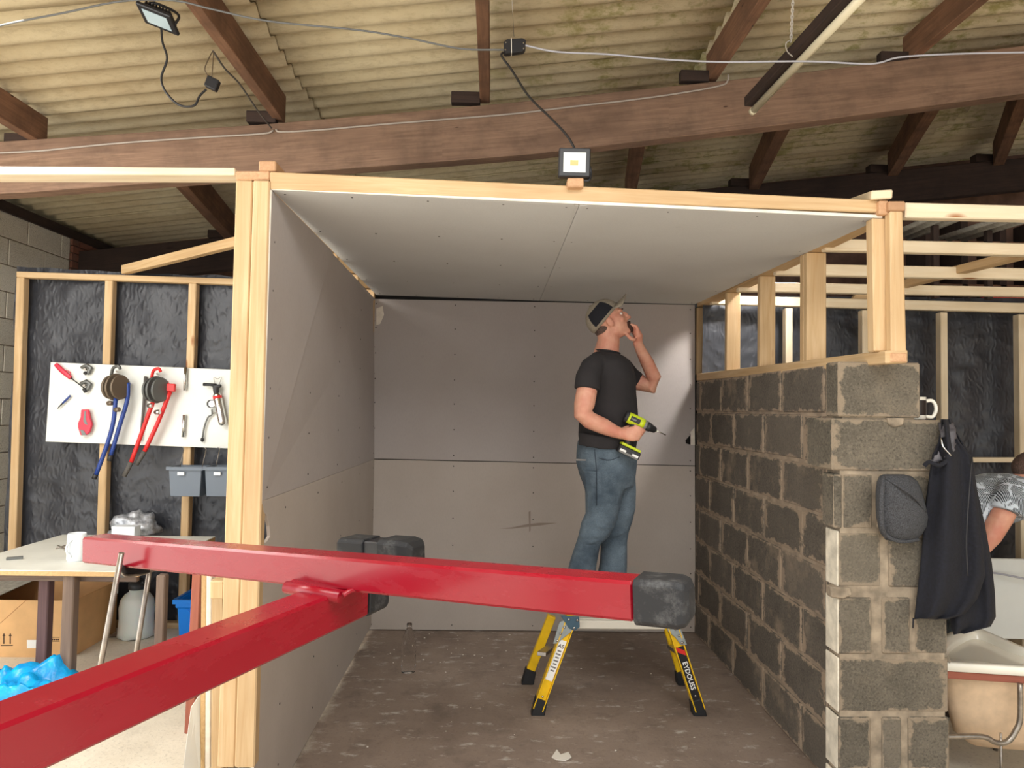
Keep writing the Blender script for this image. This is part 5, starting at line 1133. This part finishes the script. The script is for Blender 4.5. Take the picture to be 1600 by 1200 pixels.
cable('black_lamp_cable', [(252, 44, 3.05), (254, 66, 3.05), (261, 92, 3.05), (252, 122, 3.05), (260, 145, 3.05), (280, 164, 3.05), (303, 165, 3.05), (312, 150, 3.06), (322, 140, 3.07)], .005, 'black_cable', 'black looping cable below the upper left floodlight')
cn = thing('cable_connector', at(332, 132, y=3.08), 'small black cable connector hanging from the upper left purlin', 'connector')
MB().obox(at(332, 131, y=3.08), V((.026, 0, -.012)), Y*.015, V((.008, 0, .024))).build('case', 'black_case', cn, .004)
MB().tube(bend([at(326, 121, y=3.08), at(320, 108, y=3.1), at(326, 92, y=3.15), at(333, 80, y=3.25), at(333, 95, y=3.15), at(331, 119, y=3.08)], 4), .0025, 6).build('string', 'bronze', cn)
cable('brown_cable', [(333, 80, 3.29), (352, 108, 3.5), (375, 132, 3.74), (402, 172, 4.1), (424, 200, 4.36)], .005, 'grip_grey', 'brown grey cable clipped along the upper left purlin')
yk = Y1-.008
cable('clipped_cable', [(-100, 244, yk), (0, 239, yk), (60, 236, yk), (110, 231, yk), (195, 223, yk), (310, 215, yk), (410, 209, yk), (427, 204, yk)], .006, 'clip_cable', 'pale cable clipped along the big beam left of the first purlin', 4)
cable('clipped_cable', [(431, 202, yk), (440, 206, yk), (500, 203, yk), (590, 195, yk), (690, 187, yk), (800, 178, yk), (900, 166, yk), (980, 157, yk), (1060, 146, yk), (1125, 134, yk), (1137, 126, yk), (1138, 117, yk)], .006, 'clip_cable', 'pale cable clipped along the big beam between two purlins', 4)
# fluorescent batten on chain
ft = thing('fluorescent_fitting', at(1250, 80, y=3.1), 'unlit fluorescent tube on a brown batten hung by a white chain', 'light fitting')
ta, tb_ = at(1177, 173, y=3.75), at(1395, -55, y=2.55)
MB().tube([ta, tb_], .020, 14).build('tube', 'tube_white', ft); MB().tube([ta-(tb_-ta).normalized()*.014, ta+(tb_-ta).normalized()*.012], .021, 14).build('end_cap', 'tube_white', ft)
off = V((-.028, 0, .048)); MB().bar(ta+off, tb_+off, .05, .055).build('batten', 'dark_wood', ft, .004)
b = MB(); ca_, cb_ = at(1236, 62, y=3.25), at(1240, -20, y=3.2); n = 16
for k in range(n):
    p = ca_+(cb_-ca_)*(k/n); u = (cb_-ca_).normalized(); s_ = (X if k % 2 else Y)
    b.tube([p+u*(.013*math.sin(q))+s_*(.006*math.cos(q)) for q in [2*PI*i/10 for i in range(11)]], .0022, 6)
b.build('chain', 'chain', ft); MB().tube(bend([ca_, at(1228, 68, y=3.25), at(1230, 80, y=3.25), at(1238, 88, y=3.22)], 4), .003, 6).build('hook', 'chain', ft)

# ================================================================== SMALL THINGS ON THE FLOOR
c = at(638, 1050, z=0); g = thing('plastic_bottle', c, 'clear empty plastic bottle standing on the booth floor', 'bottle')
MB().lathe([(.03, 0), (.04, .004), (.043, .02), (.043, .1), (.04, .11), (.043, .12), (.043, .17), (.036, .21), (.02, .25), (.014, .265), (.014, .285)], c, Z, 22).build('body', 'clear', g)
MB().lathe([(.0155, .272), (.0155, .29), (.012, .292)], c, Z, 16).build('neck_ring', 'clear', g); MB().lathe([(.0405, .004), (.0436, .02), (.0436, .035)], c, Z, 22, cap=False).build('base_band', 'clear', g)
o = MB().prism([at(x, y, z=.004) for x, y in ((862, 1184), (870, 1172), (876, 1180), (888, 1176), (893, 1184), (884, 1189), (870, 1188))], (0, 0, .004)).build('paper_scrap', 'paper'); tag(o, 'torn pale paper scrap on the booth floor at the bottom edge', 'paper')
b = MB()
for k in range(70):
    x, y = random.uniform(-.75, 1.35), random.uniform(3.2, 4.95)
    if random.random() < .5: y = random.uniform(4.3, 4.95); x = random.uniform(-.75, .3)
    r = random.uniform(.001, .0042)*(1.6 if random.random() < .1 else 1); b.obox((x, y, r*.3), V((r, r*.3, 0)), V((-r*.3, r*.8, 0)), Z*r*.3)
o = b.build('plaster_crumbs', 'paper'); tag(o, 'pale plaster crumbs scattered over the booth floor', 'debris', kind='stuff')
